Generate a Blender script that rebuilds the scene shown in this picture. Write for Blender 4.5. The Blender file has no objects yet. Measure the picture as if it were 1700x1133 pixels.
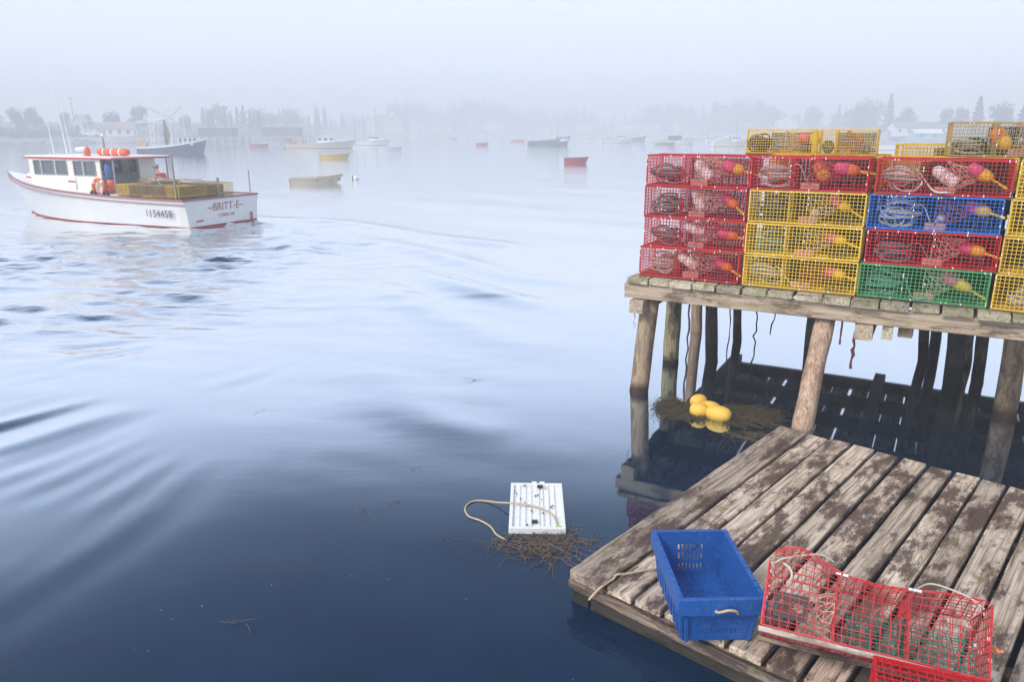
import bpy, math, random
import numpy as np
from mathutils import Vector, Matrix

# ------------------------------------------------------------------ camera, sky, sun, exposure
R = math.radians
sc = bpy.context.scene
col = sc.collection
F_PX, HOR, CAM_H = 1250.0, 217.0, 3.1
TILT = math.atan((566.5 - HOR) / F_PX)
cam = bpy.data.cameras.new('camera')
cam.sensor_width = 36.0
cam.lens = 36.0 * F_PX / 1700.0
cam.clip_start, cam.clip_end = 0.05, 4000
camo = bpy.data.objects.new('camera', cam)
col.objects.link(camo)
camo.location = (0, 0, CAM_H)
camo.rotation_euler = (math.pi / 2 - TILT, 0, 0)
sc.camera = camo

SUN_EL, SUN_AZ = R(42), R(-128)           # sun veiled by fog, off to the left; azimuth measured from +Y towards +X
w = bpy.data.worlds.new('World')
sc.world = w
w.use_nodes = True
wn, wl = w.node_tree.nodes, w.node_tree.links
wn.clear()
wo = wn.new('ShaderNodeOutputWorld')
bg = wn.new('ShaderNodeBackground')
sky = wn.new('ShaderNodeTexSky')
sky.sky_type = 'NISHITA'
sky.sun_disc = False
sky.sun_elevation = SUN_EL
sky.sun_rotation = SUN_AZ
sky.dust_density = 1.0
mixw = wn.new('ShaderNodeMix')
mixw.data_type = 'RGBA'
mixw.inputs['B'].default_value = (5.2, 5.7, 6.8, 1)   # a fog bank: pale vapour that thins to blue sky overhead
wtc = wn.new('ShaderNodeTexCoord')
wsx = wn.new('ShaderNodeSeparateXYZ')
wmr = wn.new('ShaderNodeMapRange')
wmr.inputs['From Min'].default_value = 0.12
wmr.inputs['From Max'].default_value = 0.8
wmr.inputs['To Min'].default_value = 0.95
wmr.inputs['To Max'].default_value = 0.35
wl.new(wtc.outputs['Generated'], wsx.inputs[0])
wl.new(wsx.outputs['Z'], wmr.inputs['Value'])
wl.new(wmr.outputs['Result'], mixw.inputs['Factor'])
wl.new(sky.outputs[0], mixw.inputs['A'])
wl.new(mixw.outputs['Result'], bg.inputs['Color'])
bg.inputs['Strength'].default_value = 0.1
wl.new(bg.outputs[0], wo.inputs['Surface'])

sun = bpy.data.lights.new('sun', 'SUN')
sun.energy = 1.5
sun.angle = R(14)
sun.color = (1.0, 0.93, 0.83)
suno = bpy.data.objects.new('sun', sun)
col.objects.link(suno)
sd = Vector((math.sin(SUN_AZ) * math.cos(SUN_EL), math.cos(SUN_AZ) * math.cos(SUN_EL), math.sin(SUN_EL)))
suno.rotation_euler = sd.to_track_quat('Z', 'Y').to_euler()
suno.location = (-10, -10, 20)

sc.view_settings.view_transform = 'Standard'
sc.view_settings.look = 'None'
sc.view_settings.gamma = 1
sc.view_settings.exposure = 0.97
sc.view_settings.use_curve_mapping = False
sc.cycles.use_denoising = True
sc.cycles.max_bounces = 8
sc.cycles.volume_bounces = 2
sc.cycles.use_adaptive_sampling = True
sc.cycles.adaptive_threshold = 0.02

# ------------------------------------------------------------------ helpers
rnd = random.Random(11)
CT, ST = math.cos(TILT), math.sin(TILT)

def at(x, y, z=0.0):
    """photograph pixel -> point on the horizontal plane at height z"""
    a, b = (x - 850.0) / F_PX, -(y - 566.5) / F_PX
    d = Vector((a, CT + b * ST, -ST + b * CT))
    k = (z - CAM_H) / d.z
    return Vector((0, 0, CAM_H)) + d * k

def at_y(x, y, Y):
    """photograph pixel -> point on the upright plane at distance Y"""
    a, b = (x - 850.0) / F_PX, -(y - 566.5) / F_PX
    d = Vector((a, CT + b * ST, -ST + b * CT))
    return Vector((0, 0, CAM_H)) + d * (Y / d.y)

def tag(o, label=None, cat=None, group=None, kind=None):
    if label: o['label'] = label
    if cat: o['category'] = cat
    if group: o['group'] = group
    if kind: o['kind'] = kind
    return o

def empty(name, loc=(0, 0, 0), rz=0.0, label=None, cat=None, group=None):
    o = bpy.data.objects.new(name, None)
    o.empty_display_size = 0.1
    col.objects.link(o)
    o.location = loc
    o.rotation_euler = (0, 0, rz)
    return tag(o, label, cat, group)

def place(name, mesh, parent=None, loc=(0, 0, 0), rot=(0, 0, 0), mat=None):
    o = bpy.data.objects.new(name, mesh)
    col.objects.link(o)
    o.parent = parent
    o.location = loc
    o.rotation_euler = rot
    return o

def copy_tree(o, parent=None):
    c = o.copy()
    col.objects.link(c)
    c.parent = parent
    for ch in list(o.children):
        if ch is not c:
            copy_tree(ch, c)
    return c

class MB:
    def __init__(s):
        s.v, s.f = [], []
    def add(s, vs, fs):
        n = len(s.v)
        s.v += [tuple(p) for p in vs]
        s.f += [tuple(n + i for i in q) for q in fs]
        return s
    def box(s, x0, x1, y0, y1, z0, z1, M=None):
        vs = [Vector(p) for p in ((x0,y0,z0),(x1,y0,z0),(x1,y1,z0),(x0,y1,z0),(x0,y0,z1),(x1,y0,z1),(x1,y1,z1),(x0,y1,z1))]
        if M: vs = [M @ p for p in vs]
        return s.add(vs, [(0,3,2,1),(4,5,6,7),(0,1,5,4),(1,2,6,5),(2,3,7,6),(3,0,4,7)])
    def bar(s, p0, p1, w=0.005, h=None, caps=False):
        p0, p1 = Vector(p0), Vector(p1)
        d = p1 - p0
        if d.length < 1e-6: return s
        d.normalize()
        up = Vector((0, 0, 1)) if abs(d.z) < 0.9 else Vector((1, 0, 0))
        a = d.cross(up).normalized() * (w / 2)
        b = a.cross(d).normalized() * ((h or w) / 2)
        vs = [p0-a-b, p0+a-b, p0+a+b, p0-a+b, p1-a-b, p1+a-b, p1+a+b, p1-a+b]
        fs = [(0,1,5,4),(1,2,6,5),(2,3,7,6),(3,0,4,7)]
        if caps: fs += [(3,2,1,0),(4,5,6,7)]
        return s.add(vs, fs)
    def tube(s, pts, r, n=6, caps=True):
        pts = [Vector(p) for p in pts]
        m = len(pts)
        rr = r if hasattr(r, '__len__') else [r] * m
        base = len(s.v)
        prev = None
        for i, p in enumerate(pts):
            d = (pts[min(i+1, m-1)] - pts[max(i-1, 0)])
            if d.length < 1e-9: d = Vector((0,0,1))
            d.normalize()
            if prev is None:
                up = Vector((0,0,1)) if abs(d.z) < 0.9 else Vector((1,0,0))
                a = d.cross(up).normalized()
            else:
                a = (prev - d * prev.dot(d))
                a = a.normalized() if a.length > 1e-6 else d.orthogonal().normalized()
            prev = a
            b = d.cross(a)
            for k in range(n):
                t = 2 * math.pi * k / n
                s.v.append(tuple(p + (a * math.cos(t) + b * math.sin(t)) * rr[i]))
        for i in range(m - 1):
            for k in range(n):
                k2 = (k + 1) % n
                s.f.append((base+i*n+k, base+i*n+k2, base+(i+1)*n+k2, base+(i+1)*n+k))
        if caps:
            s.f.append(tuple(base + k for k in reversed(range(n))))
            s.f.append(tuple(base + (m-1)*n + k for k in range(n)))
        return s
    def lathe(s, prof, n=12, M=None):
        base = len(s.v)
        for r_, z in prof:
            for k in range(n):
                t = 2 * math.pi * k / n
                p = Vector((r_ * math.cos(t), r_ * math.sin(t), z))
                s.v.append(tuple(M @ p if M else p))
        for i in range(len(prof) - 1):
            for k in range(n):
                k2 = (k+1) % n
                s.f.append((base+i*n+k, base+i*n+k2, base+(i+1)*n+k2, base+(i+1)*n+k))
        s.f.append(tuple(base + k for k in reversed(range(n))))
        s.f.append(tuple(base + (len(prof)-1)*n + k for k in range(n)))
        return s
    def grid(s, o, ex, ey, nx, ny, w=0.006, jit=0.0, seg=1, fn=None):
        """a sheet of welded wire: o origin, ex/ey edge vectors"""
        o, ex, ey = Vector(o), Vector(ex), Vector(ey)
        nrm = ex.cross(ey).normalized()
        def P(a, b):
            p = o + ex * a + ey * b
            if fn: p = fn(a, b, p)
            return p
        def line(pts):
            for q in range(len(pts) - 1): s.bar(pts[q], pts[q+1], w)
        for i in range(nx + 1):
            pts = [P(i / nx, q / seg) + nrm * rnd.uniform(-jit, jit) + ex.normalized() * rnd.uniform(-jit, jit) for q in range(seg + 1)]
            line(pts)
        for j in range(ny + 1):
            sg = seg * 2 if seg > 1 else 1
            pts = [P(q / sg, j / ny) + nrm * (rnd.uniform(-jit, jit) + w * 0.55) + ey.normalized() * rnd.uniform(-jit, jit) for q in range(sg + 1)]
            line(pts)
        return s
    def prism(s, poly, z0, z1, M=None):
        n = len(poly)
        vs = [Vector((x, y, z0)) for x, y in poly] + [Vector((x, y, z1)) for x, y in poly]
        if M: vs = [M @ p for p in vs]
        fs = [tuple(reversed(range(n))), tuple(range(n, 2*n))] + [(i, (i+1) % n, n+(i+1) % n, n+i) for i in range(n)]
        return s.add(vs, fs)
    def mesh(s, name, mat=None, smooth=False):
        me = bpy.data.meshes.new(name)
        me.from_pydata(s.v, [], s.f)
        if mat: me.materials.append(mat)
        if smooth: me.polygons.foreach_set('use_smooth', [True] * len(me.polygons))
        me.update()
        return me
    def build(s, name, mat, parent=None, loc=(0,0,0), rot=(0,0,0), smooth=False, bevel=0.0):
        o = place(name, s.mesh(name, mat, smooth), parent, loc, rot)
        if bevel:
            b = o.modifiers.new('edge', 'BEVEL')
            b.width = bevel
            b.segments = 2
            b.limit_method = 'ANGLE'
        return o

def smooth_path(ctrl, n=8):
    """Catmull-Rom through control points"""
    c = [Vector(p) for p in ctrl]
    c = [c[0] * 2 - c[1]] + c + [c[-1] * 2 - c[-2]]
    out = []
    for i in range(1, len(c) - 2):
        for q in range(n):
            t = q / n
            a, b, d, e = c[i-1], c[i], c[i+1], c[i+2]
            out.append(0.5 * ((2*b) + (d-a)*t + (2*a-5*b+4*d-e)*t*t + (3*b-a-3*d+e)*t**3))
    out.append(c[-2])
    return out

# ------------------------------------------------------------------ materials
MATS = {}
def nodes_of(name):
    m = bpy.data.materials.new(name)
    m.use_nodes = True
    nt = m.node_tree
    return m, nt.nodes, nt.links, nt.nodes['Principled BSDF']

def paint(name, c, rough=0.5, var=0.18, scale=6.0, bump=0.0, metallic=0.0, spec=0.5, dirt=0.0, dirtc=(0.16,0.13,0.1), rnd_var=0.0):
    if name in MATS: return MATS[name]
    m, n, l, b = nodes_of(name)
    tc = n.new('ShaderNodeTexCoord')
    no = n.new('ShaderNodeTexNoise')
    no.inputs['Scale'].default_value = scale
    no.inputs['Detail'].default_value = 6
    l.new(tc.outputs['Object'], no.inputs['Vector'])
    mx = n.new('ShaderNodeMix'); mx.data_type = 'RGBA'
    mx.inputs['A'].default_value = tuple(min(1, x * (1 - var)) for x in c) + (1,)
    mx.inputs['B'].default_value = tuple(min(1, x * (1 + var)) for x in c) + (1,)
    l.new(no.outputs['Fac'], mx.inputs['Factor'])
    out = mx.outputs['Result']
    if dirt:
        n2 = n.new('ShaderNodeTexNoise'); n2.inputs['Scale'].default_value = scale * 2.3; n2.inputs['Detail'].default_value = 8
        l.new(tc.outputs['Object'], n2.inputs['Vector'])
        rp = n.new('ShaderNodeMapRange'); rp.inputs['From Min'].default_value = 0.52; rp.inputs['From Max'].default_value = 0.72
        rp.inputs['To Max'].default_value = dirt
        l.new(n2.outputs['Fac'], rp.inputs['Value'])
        m2 = n.new('ShaderNodeMix'); m2.data_type = 'RGBA'
        m2.inputs['B'].default_value = dirtc + (1,)
        l.new(rp.outputs['Result'], m2.inputs['Factor']); l.new(out, m2.inputs['A'])
        out = m2.outputs['Result']
    if rnd_var:
        oi = n.new('ShaderNodeObjectInfo')
        mr = n.new('ShaderNodeMapRange'); mr.inputs['To Min'].default_value = 1 - rnd_var; mr.inputs['To Max'].default_value = 1 + rnd_var
        l.new(oi.outputs['Random'], mr.inputs['Value'])
        hs = n.new('ShaderNodeHueSaturation')
        l.new(mr.outputs['Result'], hs.inputs['Value']); l.new(out, hs.inputs['Color'])
        out = hs.outputs['Color']
    l.new(out, b.inputs['Base Color'])
    b.inputs['Roughness'].default_value = rough
    b.inputs['Metallic'].default_value = metallic
    b.inputs['Specular IOR Level'].default_value = spec
    if bump:
        bp = n.new('ShaderNodeBump'); bp.inputs['Strength'].default_value = bump; bp.inputs['Distance'].default_value = 0.01
        l.new(no.outputs['Fac'], bp.inputs['Height']); l.new(bp.outputs['Normal'], b.inputs['Normal'])
    MATS[name] = m
    return m

def ramp_node(n, stops):
    r = n.new('ShaderNodeValToRGB')
    el = r.color_ramp.elements
    while len(el) < len(stops): el.new(0.5)
    for e, (p, c) in zip(el, stops):
        e.position = p
        e.color = tuple(c) + (1,)
    return r

def wood(name, light, mid, dark, stain, stain_amt, moss=None, moss_amt=0.0, axis='X', stain_scale=2.2, wet_z=None, wetc=(0.012,0.011,0.009), rough=0.8):
    """weathered timber: grain along a local axis, damp blotches, lichen"""
    m, n, l, b = nodes_of(name)
    tc = n.new('ShaderNodeTexCoord')
    oi = n.new('ShaderNodeObjectInfo')
    off = n.new('ShaderNodeVectorMath'); off.operation = 'ADD'
    sc_ = n.new('ShaderNodeVectorMath'); sc_.operation = 'SCALE'; sc_.inputs[0].default_value = (37, 53, 71)
    l.new(oi.outputs['Random'], sc_.inputs['Scale'])
    l.new(tc.outputs['Object'], off.inputs[0]); l.new(sc_.outputs[0], off.inputs[1])
    mp = n.new('ShaderNodeMapping')
    s_ = {'X': (1.6, 46, 46), 'Z': (46, 46, 1.6)}[axis]
    mp.inputs['Scale'].default_value = s_
    l.new(off.outputs[0], mp.inputs['Vector'])
    g = n.new('ShaderNodeTexNoise'); g.inputs['Scale'].default_value = 1.0; g.inputs['Detail'].default_value = 9; g.inputs['Roughness'].default_value = 0.65; g.inputs['Distortion'].default_value = 0.6
    l.new(mp.outputs[0], g.inputs['Vector'])
    rp = ramp_node(n, [(0.34, dark), (0.47, mid), (0.60, light)])
    l.new(g.outputs['Fac'], rp.inputs['Fac'])
    # per-board tone
    mr = n.new('ShaderNodeMapRange'); mr.inputs['To Min'].default_value = 0.70; mr.inputs['To Max'].default_value = 1.22
    l.new(oi.outputs['Random'], mr.inputs['Value'])
    hs = n.new('ShaderNodeHueSaturation'); l.new(mr.outputs[0], hs.inputs['Value']); l.new(rp.outputs[0], hs.inputs['Color'])
    out = hs.outputs[0]
    # damp stains
    mp2 = n.new('ShaderNodeMapping'); mp2.inputs['Scale'].default_value = {'X': (0.75, 1.9, 1.9), 'Z': (1.9, 1.9, 0.75)}[axis]
    l.new(off.outputs[0], mp2.inputs['Vector'])
    st = n.new('ShaderNodeTexNoise'); st.inputs['Scale'].default_value = stain_scale; st.inputs['Detail'].default_value = 14; st.inputs['Roughness'].default_value = 0.76
    l.new(mp2.outputs[0], st.inputs['Vector'])
    add = n.new('ShaderNodeMath'); add.operation = 'MULTIPLY_ADD'; add.inputs[1].default_value = 0.30
    l.new(g.outputs['Fac'], add.inputs[0]); l.new(st.outputs['Fac'], add.inputs[2])
    sm = n.new('ShaderNodeMapRange'); sm.interpolation_type = 'SMOOTHSTEP'
    thr = 0.75 - stain_amt * 0.22
    sm.inputs['From Min'].default_value = thr - 0.03; sm.inputs['From Max'].default_value = thr + 0.05; sm.inputs['To Max'].default_value = 0.9
    l.new(add.outputs[0], sm.inputs['Value'])
    m1 = n.new('ShaderNodeMix'); m1.data_type = 'RGBA'; m1.inputs['B'].default_value = tuple(stain) + (1,)
    l.new(sm.outputs[0], m1.inputs['Factor']); l.new(out, m1.inputs['A'])
    out = m1.outputs['Result']
    if moss:
        mo = n.new('ShaderNodeTexNoise'); mo.inputs['Scale'].default_value = 7; mo.inputs['Detail'].default_value = 9
        l.new(off.outputs[0], mo.inputs['Vector'])
        mm = n.new('ShaderNodeMapRange'); mm.inputs['From Min'].default_value = 0.66 - moss_amt * 0.3; mm.inputs['From Max'].default_value = 0.78 - moss_amt * 0.3; mm.inputs['To Max'].default_value = 0.75
        l.new(mo.outputs['Fac'], mm.inputs['Value'])
        m3 = n.new('ShaderNodeMix'); m3.data_type = 'RGBA'; m3.inputs['B'].default_value = tuple(moss) + (1,)
        l.new(mm.outputs[0], m3.inputs['Factor']); l.new(out, m3.inputs['A'])
        out = m3.outputs['Result']
    if wet_z is not None:
        geo = n.new('ShaderNodeNewGeometry'); sx = n.new('ShaderNodeSeparateXYZ')
        l.new(geo.outputs['Position'], sx.inputs[0])
        wv = n.new('ShaderNodeMath'); wv.operation = 'MULTIPLY_ADD'; wv.inputs[1].default_value = 0.12
        l.new(st.outputs['Fac'], wv.inputs[0]); l.new(sx.outputs['Z'], wv.inputs[2])
        wm = n.new('ShaderNodeMapRange'); wm.inputs['From Min'].default_value = wet_z + 0.10; wm.inputs['From Max'].default_value = wet_z
        l.new(wv.outputs[0], wm.inputs['Value'])
        m4 = n.new('ShaderNodeMix'); m4.data_type = 'RGBA'; m4.inputs['B'].default_value = tuple(wetc) + (1,)
        l.new(wm.outputs[0], m4.inputs['Factor']); l.new(out, m4.inputs['A'])
        out = m4.outputs['Result']
    l.new(out, b.inputs['Base Color'])
    rr = n.new('ShaderNodeMapRange'); rr.inputs['To Min'].default_value = rough; rr.inputs['To Max'].default_value = rough - 0.22
    l.new(sm.outputs[0], rr.inputs['Value']); l.new(rr.outputs[0], b.inputs['Roughness'])
    b.inputs['Specular IOR Level'].default_value = 0.3
    bp = n.new('ShaderNodeBump'); bp.inputs['Strength'].default_value = 0.55; bp.inputs['Distance'].default_value = 0.006
    l.new(g.outputs['Fac'], bp.inputs['Height']); l.new(bp.outputs['Normal'], b.inputs['Normal'])
    MATS[name] = m
    return m

W_FLOAT = wood('float plank wood', (0.68,0.565,0.45), (0.43,0.335,0.25), (0.10,0.065,0.045), (0.06,0.032,0.025), 0.42, (0.16,0.145,0.05), 0.22)
W_FRAME = wood('float frame wood', (0.30,0.23,0.17), (0.17,0.12,0.09), (0.07,0.05,0.04), (0.05,0.035,0.03), 0.5, (0.16,0.16,0.07), 0.2)
W_PIER = wood('pier plank wood', (0.60,0.54,0.40), (0.45,0.39,0.27), (0.2,0.17,0.11), (0.13,0.11,0.07), 0.28, (0.27,0.28,0.12), 0.42)
W_BEAM = wood('pier beam wood', (0.54,0.44,0.32), (0.40,0.31,0.22), (0.18,0.14,0.1), (0.12,0.09,0.06), 0.28, (0.28,0.27,0.1), 0.22)
W_PILE = wood('pale pile wood', (0.58,0.45,0.31), (0.42,0.31,0.20), (0.2,0.13,0.08), (0.16,0.10,0.06), 0.25, (0.3,0.27,0.13), 0.1, axis='Z', wet_z=0.12, wetc=(0.06,0.03,0.022))
W_PILE2 = wood('mossy pile wood', (0.34,0.29,0.18), (0.22,0.19,0.11), (0.1,0.08,0.05), (0.06,0.05,0.03), 0.4, (0.19,0.21,0.07), 0.35, axis='Z', wet_z=0.10)
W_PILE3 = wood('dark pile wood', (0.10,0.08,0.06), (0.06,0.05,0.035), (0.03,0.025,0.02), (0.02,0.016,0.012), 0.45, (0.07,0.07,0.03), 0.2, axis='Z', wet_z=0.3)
W_PILE4 = wood('reddish pile wood', (0.50,0.38,0.28), (0.36,0.25,0.17), (0.17,0.09,0.055), (0.28,0.16,0.10), 0.35, (0.3,0.25,0.16), 0.1, axis='Z', wet_z=0.0)
W_WET_SHADE = wood('soaked float and pier shade wood', (0.05,0.04,0.03), (0.03,0.024,0.018), (0.014,0.011,0.009), (0.012,0.012,0.008), 0.4, (0.05,0.05,0.02), 0.25)  # soaked float logs; on the rear pier timbers it paints in under-deck shade
W_RUN = wood('trap runner wood', (0.38,0.30,0.23), (0.26,0.19,0.14), (0.12,0.08,0.06), (0.09,0.06,0.05), 0.35)

TRAPC = {
 'red': paint('red coated wire', (0.50,0.008,0.014), 0.42, 0.22, 9, dirt=0.3, dirtc=(0.30,0.05,0.05), rnd_var=0.16),
 'yellow': paint('yellow coated wire', (0.78,0.50,0.03), 0.42, 0.2, 9, dirt=0.35, dirtc=(0.4,0.28,0.1), rnd_var=0.16),
 'blue': paint('blue coated wire', (0.02,0.13,0.52), 0.42, 0.2, 9, dirt=0.2, dirtc=(0.3,0.4,0.6), rnd_var=0.16),
 'green': paint('green coated wire', (0.07,0.33,0.11), 0.42, 0.25, 9, dirt=0.3, dirtc=(0.4,0.5,0.38), rnd_var=0.16),
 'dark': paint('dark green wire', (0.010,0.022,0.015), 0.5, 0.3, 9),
 'tan': paint('dull yellow wire', (0.40,0.29,0.12), 0.5, 0.25, 9, dirt=0.5, dirtc=(0.17,0.11,0.06)),
}
M_VENT = paint('black vent plastic', (0.012,0.012,0.014), 0.45)
M_NETP = paint('pale netting twine', (0.66,0.47,0.36), 0.85, 0.3, 14)
M_NETR = paint('red netting twine', (0.45,0.12,0.10), 0.85, 0.3, 14)
M_NETG = paint('dark green netting', (0.008,0.026,0.018), 0.85, 0.4, 14)
M_NETT = paint('teal bait bag', (0.01,0.10,0.09), 0.8, 0.4, 14)
M_ROPEW = paint('pale rope', (0.55,0.53,0.45), 0.85, 0.3, 30)
M_ROPEG = paint('grey green rope', (0.15,0.27,0.26), 0.85, 0.4, 30)
M_ROPET = paint('tan rope', (0.52,0.40,0.26), 0.9, 0.25, 40, bump=0.4)
M_ROPEB = paint('dark blue grey rope', (0.07,0.09,0.12), 0.85, 0.4, 30)
M_CLIP = paint('white hog rings', (0.8,0.78,0.72), 0.4, 0.1)
M_BRICK = paint('trap brick', (0.55,0.28,0.22), 0.9, 0.3, 18, bump=0.3)
M_WHITE = paint('white foam', (0.78,0.77,0.74), 0.6, 0.08, 10, dirt=0.25, dirtc=(0.5,0.47,0.4))
M_PINK = paint('pink buoy paint', (0.72,0.10,0.24), 0.5, 0.15, 12, dirt=0.2, dirtc=(0.7,0.45,0.5))
M_ORANGE = paint('orange buoy paint', (0.85,0.22,0.03), 0.5, 0.15, 12)
M_BYEL = paint('yellow buoy paint', (0.85,0.50,0.03), 0.5, 0.12, 12)
M_LIME = paint('lime stick', (0.72,0.72,0.05), 0.5, 0.1)
M_STEEL = paint('dull steel', (0.35,0.35,0.36), 0.45, 0.2, metallic=0.7)

# ------------------------------------------------------------------ water
def stretch(lo, hi, d, far_lo, far_hi, g=1.07):
    a = list(np.arange(lo, hi + 1e-6, d))
    s_, x = d, hi
    while x < far_hi:
        s_ *= g; x += s_; a.append(min(x, far_hi))
    s_, x = d, lo
    while x > far_lo:
        s_ *= g; x -= s_; a.insert(0, max(x, far_lo))
    return np.array(a)

BOAT_STERN = Vector((-9.6, 26.3, 0))
TRACK = [(-10.3, 26.4), (-8.6, 25.6), (-6.6, 24.0), (-4.7, 20.6), (-3.2, 16.6), (-1.9, 12.6), (-1.0, 9.2), (-0.4, 6.2), (0.1, 3.4), (0.5, 0.0), (0.7, -4)]

def wave_field(X, Y):
    rs = np.random.RandomState(5)
    h = np.zeros_like(X)
    def sines(nw, lo, hi, amp, th0, spread):
        o = np.zeros_like(X)
        for _ in range(nw):
            L = math.exp(rs.uniform(math.log(lo), math.log(hi)))
            th = th0 + rs.normal() * spread
            k = 2 * math.pi / L
            o += amp * (L / hi) * np.sin(k * (X * math.cos(th) + Y * math.sin(th)) + rs.uniform(0, 6.28))
        return o
    # track distance / arc length
    pts = np.array([tuple(p)[:2] for p in smooth_path([(a, b, 0) for a, b in TRACK], 6)])
    seg = np.diff(pts, axis=0); L = np.hypot(seg[:, 0], seg[:, 1]); cum = np.concatenate([[0], np.cumsum(L)])
    best = np.full(X.shape, 1e9); D = np.zeros_like(X); S = np.zeros_like(X)
    for i in range(len(seg)):
        dx, dy = seg[i] / L[i]
        rx, ry = X - pts[i, 0], Y - pts[i, 1]
        t = np.clip(rx * dx + ry * dy, 0, L[i])
        ex, ey = rx - t * dx, ry - t * dy
        d2 = ex * ex + ey * ey
        m = d2 < best
        best = np.where(m, d2, best)
        S = np.where(m, cum[i] + t, S)
        D = np.where(m, dx * ey - dy * ex, D)      # + : left of the direction away from the boat
    ad = np.abs(D)
    warp = sines(8, 3, 9, 0.55, 0.8, 1.2)
    fall = np.exp(-S / 26.0)
    # fan of smooth crests spreading from the turn of the track
    cx, cy = -2.2, 11.9
    rr = np.hypot(X - cx, Y - cy); th = np.degrees(np.arctan2(Y - cy, X - cx))
    th = np.where(th > 60, th - 360, th)                         # branch cut well away from the fan
    env = np.exp(-((rr - 5.9) / 2.9) ** 2) * (1 / (1 + np.exp(-(-95 - th) / 4))) * (1 / (1 + np.exp(-(th + 185) / 8)))
    ph = 2 * math.pi * th / 8.6 + 2.0 * warp + 1.2 * np.sin(th / 5.3) + 0.5 * np.sin(rr * 0.9)
    mod = 0.45 + 0.55 * np.sin(th / 6.5 + 0.35 * rr + 1.3 * warp)
    blob = np.clip(0.35 + sines(12, 1.3, 3.6, 0.55, 0.9, 1.2), 0, 1.25)          # crests come and go along their length
    ph = ph + 1.3 * sines(8, 2.0, 5.0, 0.5, 0.4, 1.5)
    h += 0.0036 * rr * env * blob * ((np.sin(ph) + 0.3 * np.sin(1.83 * ph + 1.7)) * mod + 0.16 * np.sin(2 * math.pi * th / 3.7 + 1.6 * warp) * (1 - 0.6 * mod))
    # long soft arms of the wake running off to the right
    ARMS = [([(430, 362), (560, 372), (650, 384), (760, 400), (860, 412)], 0.030, 0.55), ([(540, 385), (640, 405), (740, 430), (850, 458), (960, 470)], 0.028, 0.5),
            ([(590, 418), (690, 452), (800, 488), (920, 512)], 0.024, 0.45), ([(620, 470), (700, 515), (820, 560), (960, 580)], 0.016, 0.45), ([(600, 560), (640, 640), (730, 700), (860, 730)], 0.010, 0.45), ([(430, 362), (470, 400), (540, 460), (590, 540)], 0.02, 0.4)]
    for px_, am, wd_ in ARMS:
        pl_ = np.array([tuple(p)[:2] for p in smooth_path([at(a_, b_, 0) for a_, b_ in px_], 4)])
        bd = np.full(X.shape, 1e9); tt = np.zeros_like(X); sg_ = np.zeros_like(X)
        for i in range(len(pl_) - 1):
            d_ = pl_[i+1] - pl_[i]; l_ = np.hypot(*d_); d_ = d_ / l_
            rx, ry = X - pl_[i, 0], Y - pl_[i, 1]
            t = np.clip(rx * d_[0] + ry * d_[1], 0, l_)
            q_ = (rx - t * d_[0]) ** 2 + (ry - t * d_[1]) ** 2
            m = q_ < bd
            bd = np.where(m, q_, bd); tt = np.where(m, (i + t / l_) / (len(pl_) - 1), tt)
        dd = np.sqrt(bd)
        h += 4.2 * am * np.exp(-(dd / wd_) ** 2) * np.sin(math.pi * np.clip(tt, 0.02, 0.98)) ** 0.5 * (0.8 + 0.35 * warp)
    side = 1 / (1 + np.exp(-(-D - 1.5) / 1.2))                   # boat's own side (left in the view)
    side2 = 1 / (1 + np.exp(-(D - 1.5) / 1.2))
    # slow swell everywhere; sheltered under the pier
    calm = 1 / (1 + np.exp(-(X + 0.55 * (Y - 8) * 0 - 0.3 - 0.08 * Y) / 1.3))
    calm = np.where(Y < 14, calm, 0)
    sw = sines(14, 2.4, 8.0, 0.0075, 0.6, 0.6)
    h += sw * (1 - 0.88 * calm) * np.where(Y > 40, np.exp(-(Y - 40) / 60), 1)
    # chop left by the propeller and the turning hull
    ch_mask = np.clip(np.maximum(side, side2), 0, 1)
    R0 = np.hypot(X + 10.5, (Y - 17.5) * 0.85)
    chop = np.exp(-(R0 / 6.8) ** 4) * (0.75 + 0.35 * np.clip(warp, -1, 1))
    chop = np.maximum(chop, np.exp(-(ad / (0.9 + 0.07 * S)) ** 2) * np.exp(-S / 7.0))
    h += chop * (sines(18, 0.45, 1.5, 0.018, 1.3, 0.32) + sines(12, 0.3, 0.6, 0.005, 1.25, 0.5))
    h *= 1 - 0.8 * calm
    foam = np.exp(-(ad / (0.9 + 0.05 * S)) ** 2) * np.exp(-S / 3.0) * (S > 0.01)
    return h, np.clip(chop + 0.003 + 0.25 * np.clip((np.hypot(X, Y) - 16) / 30, 0, 1), 0, 1) * (1 - calm), foam, calm

xs = stretch(-21, 7.5, 0.11, -620, 620)
ys = stretch(1.2, 29, 0.11, -60, 690)
GX, GY = np.meshgrid(xs, ys)
HZ, CHOP, FOAM, CALM = wave_field(GX, GY)
far = np.clip((np.hypot(GX, GY) - 30) / 40, 0, 1)
HZ = HZ * (1 - far)
nv, nu = GX.shape
co = np.stack([GX, GY, HZ], -1).reshape(-1, 3)
idx = np.arange(nv * nu).reshape(nv, nu)
quads = np.stack([idx[:-1, :-1], idx[:-1, 1:], idx[1:, 1:], idx[1:, :-1]], -1).reshape(-1, 4)
wm_ = bpy.data.meshes.new('water')
wm_.vertices.add(len(co)); wm_.vertices.foreach_set('co', co.ravel())
wm_.loops.add(quads.size); wm_.loops.foreach_set('vertex_index', quads.ravel())
wm_.polygons.add(len(quads))
wm_.polygons.foreach_set('loop_start', np.arange(0, quads.size, 4))
wm_.polygons.foreach_set('loop_total', np.full(len(quads), 4))
wm_.polygons.foreach_set('use_smooth', np.ones(len(quads), bool))
wm_.update(); wm_.validate()
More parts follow.
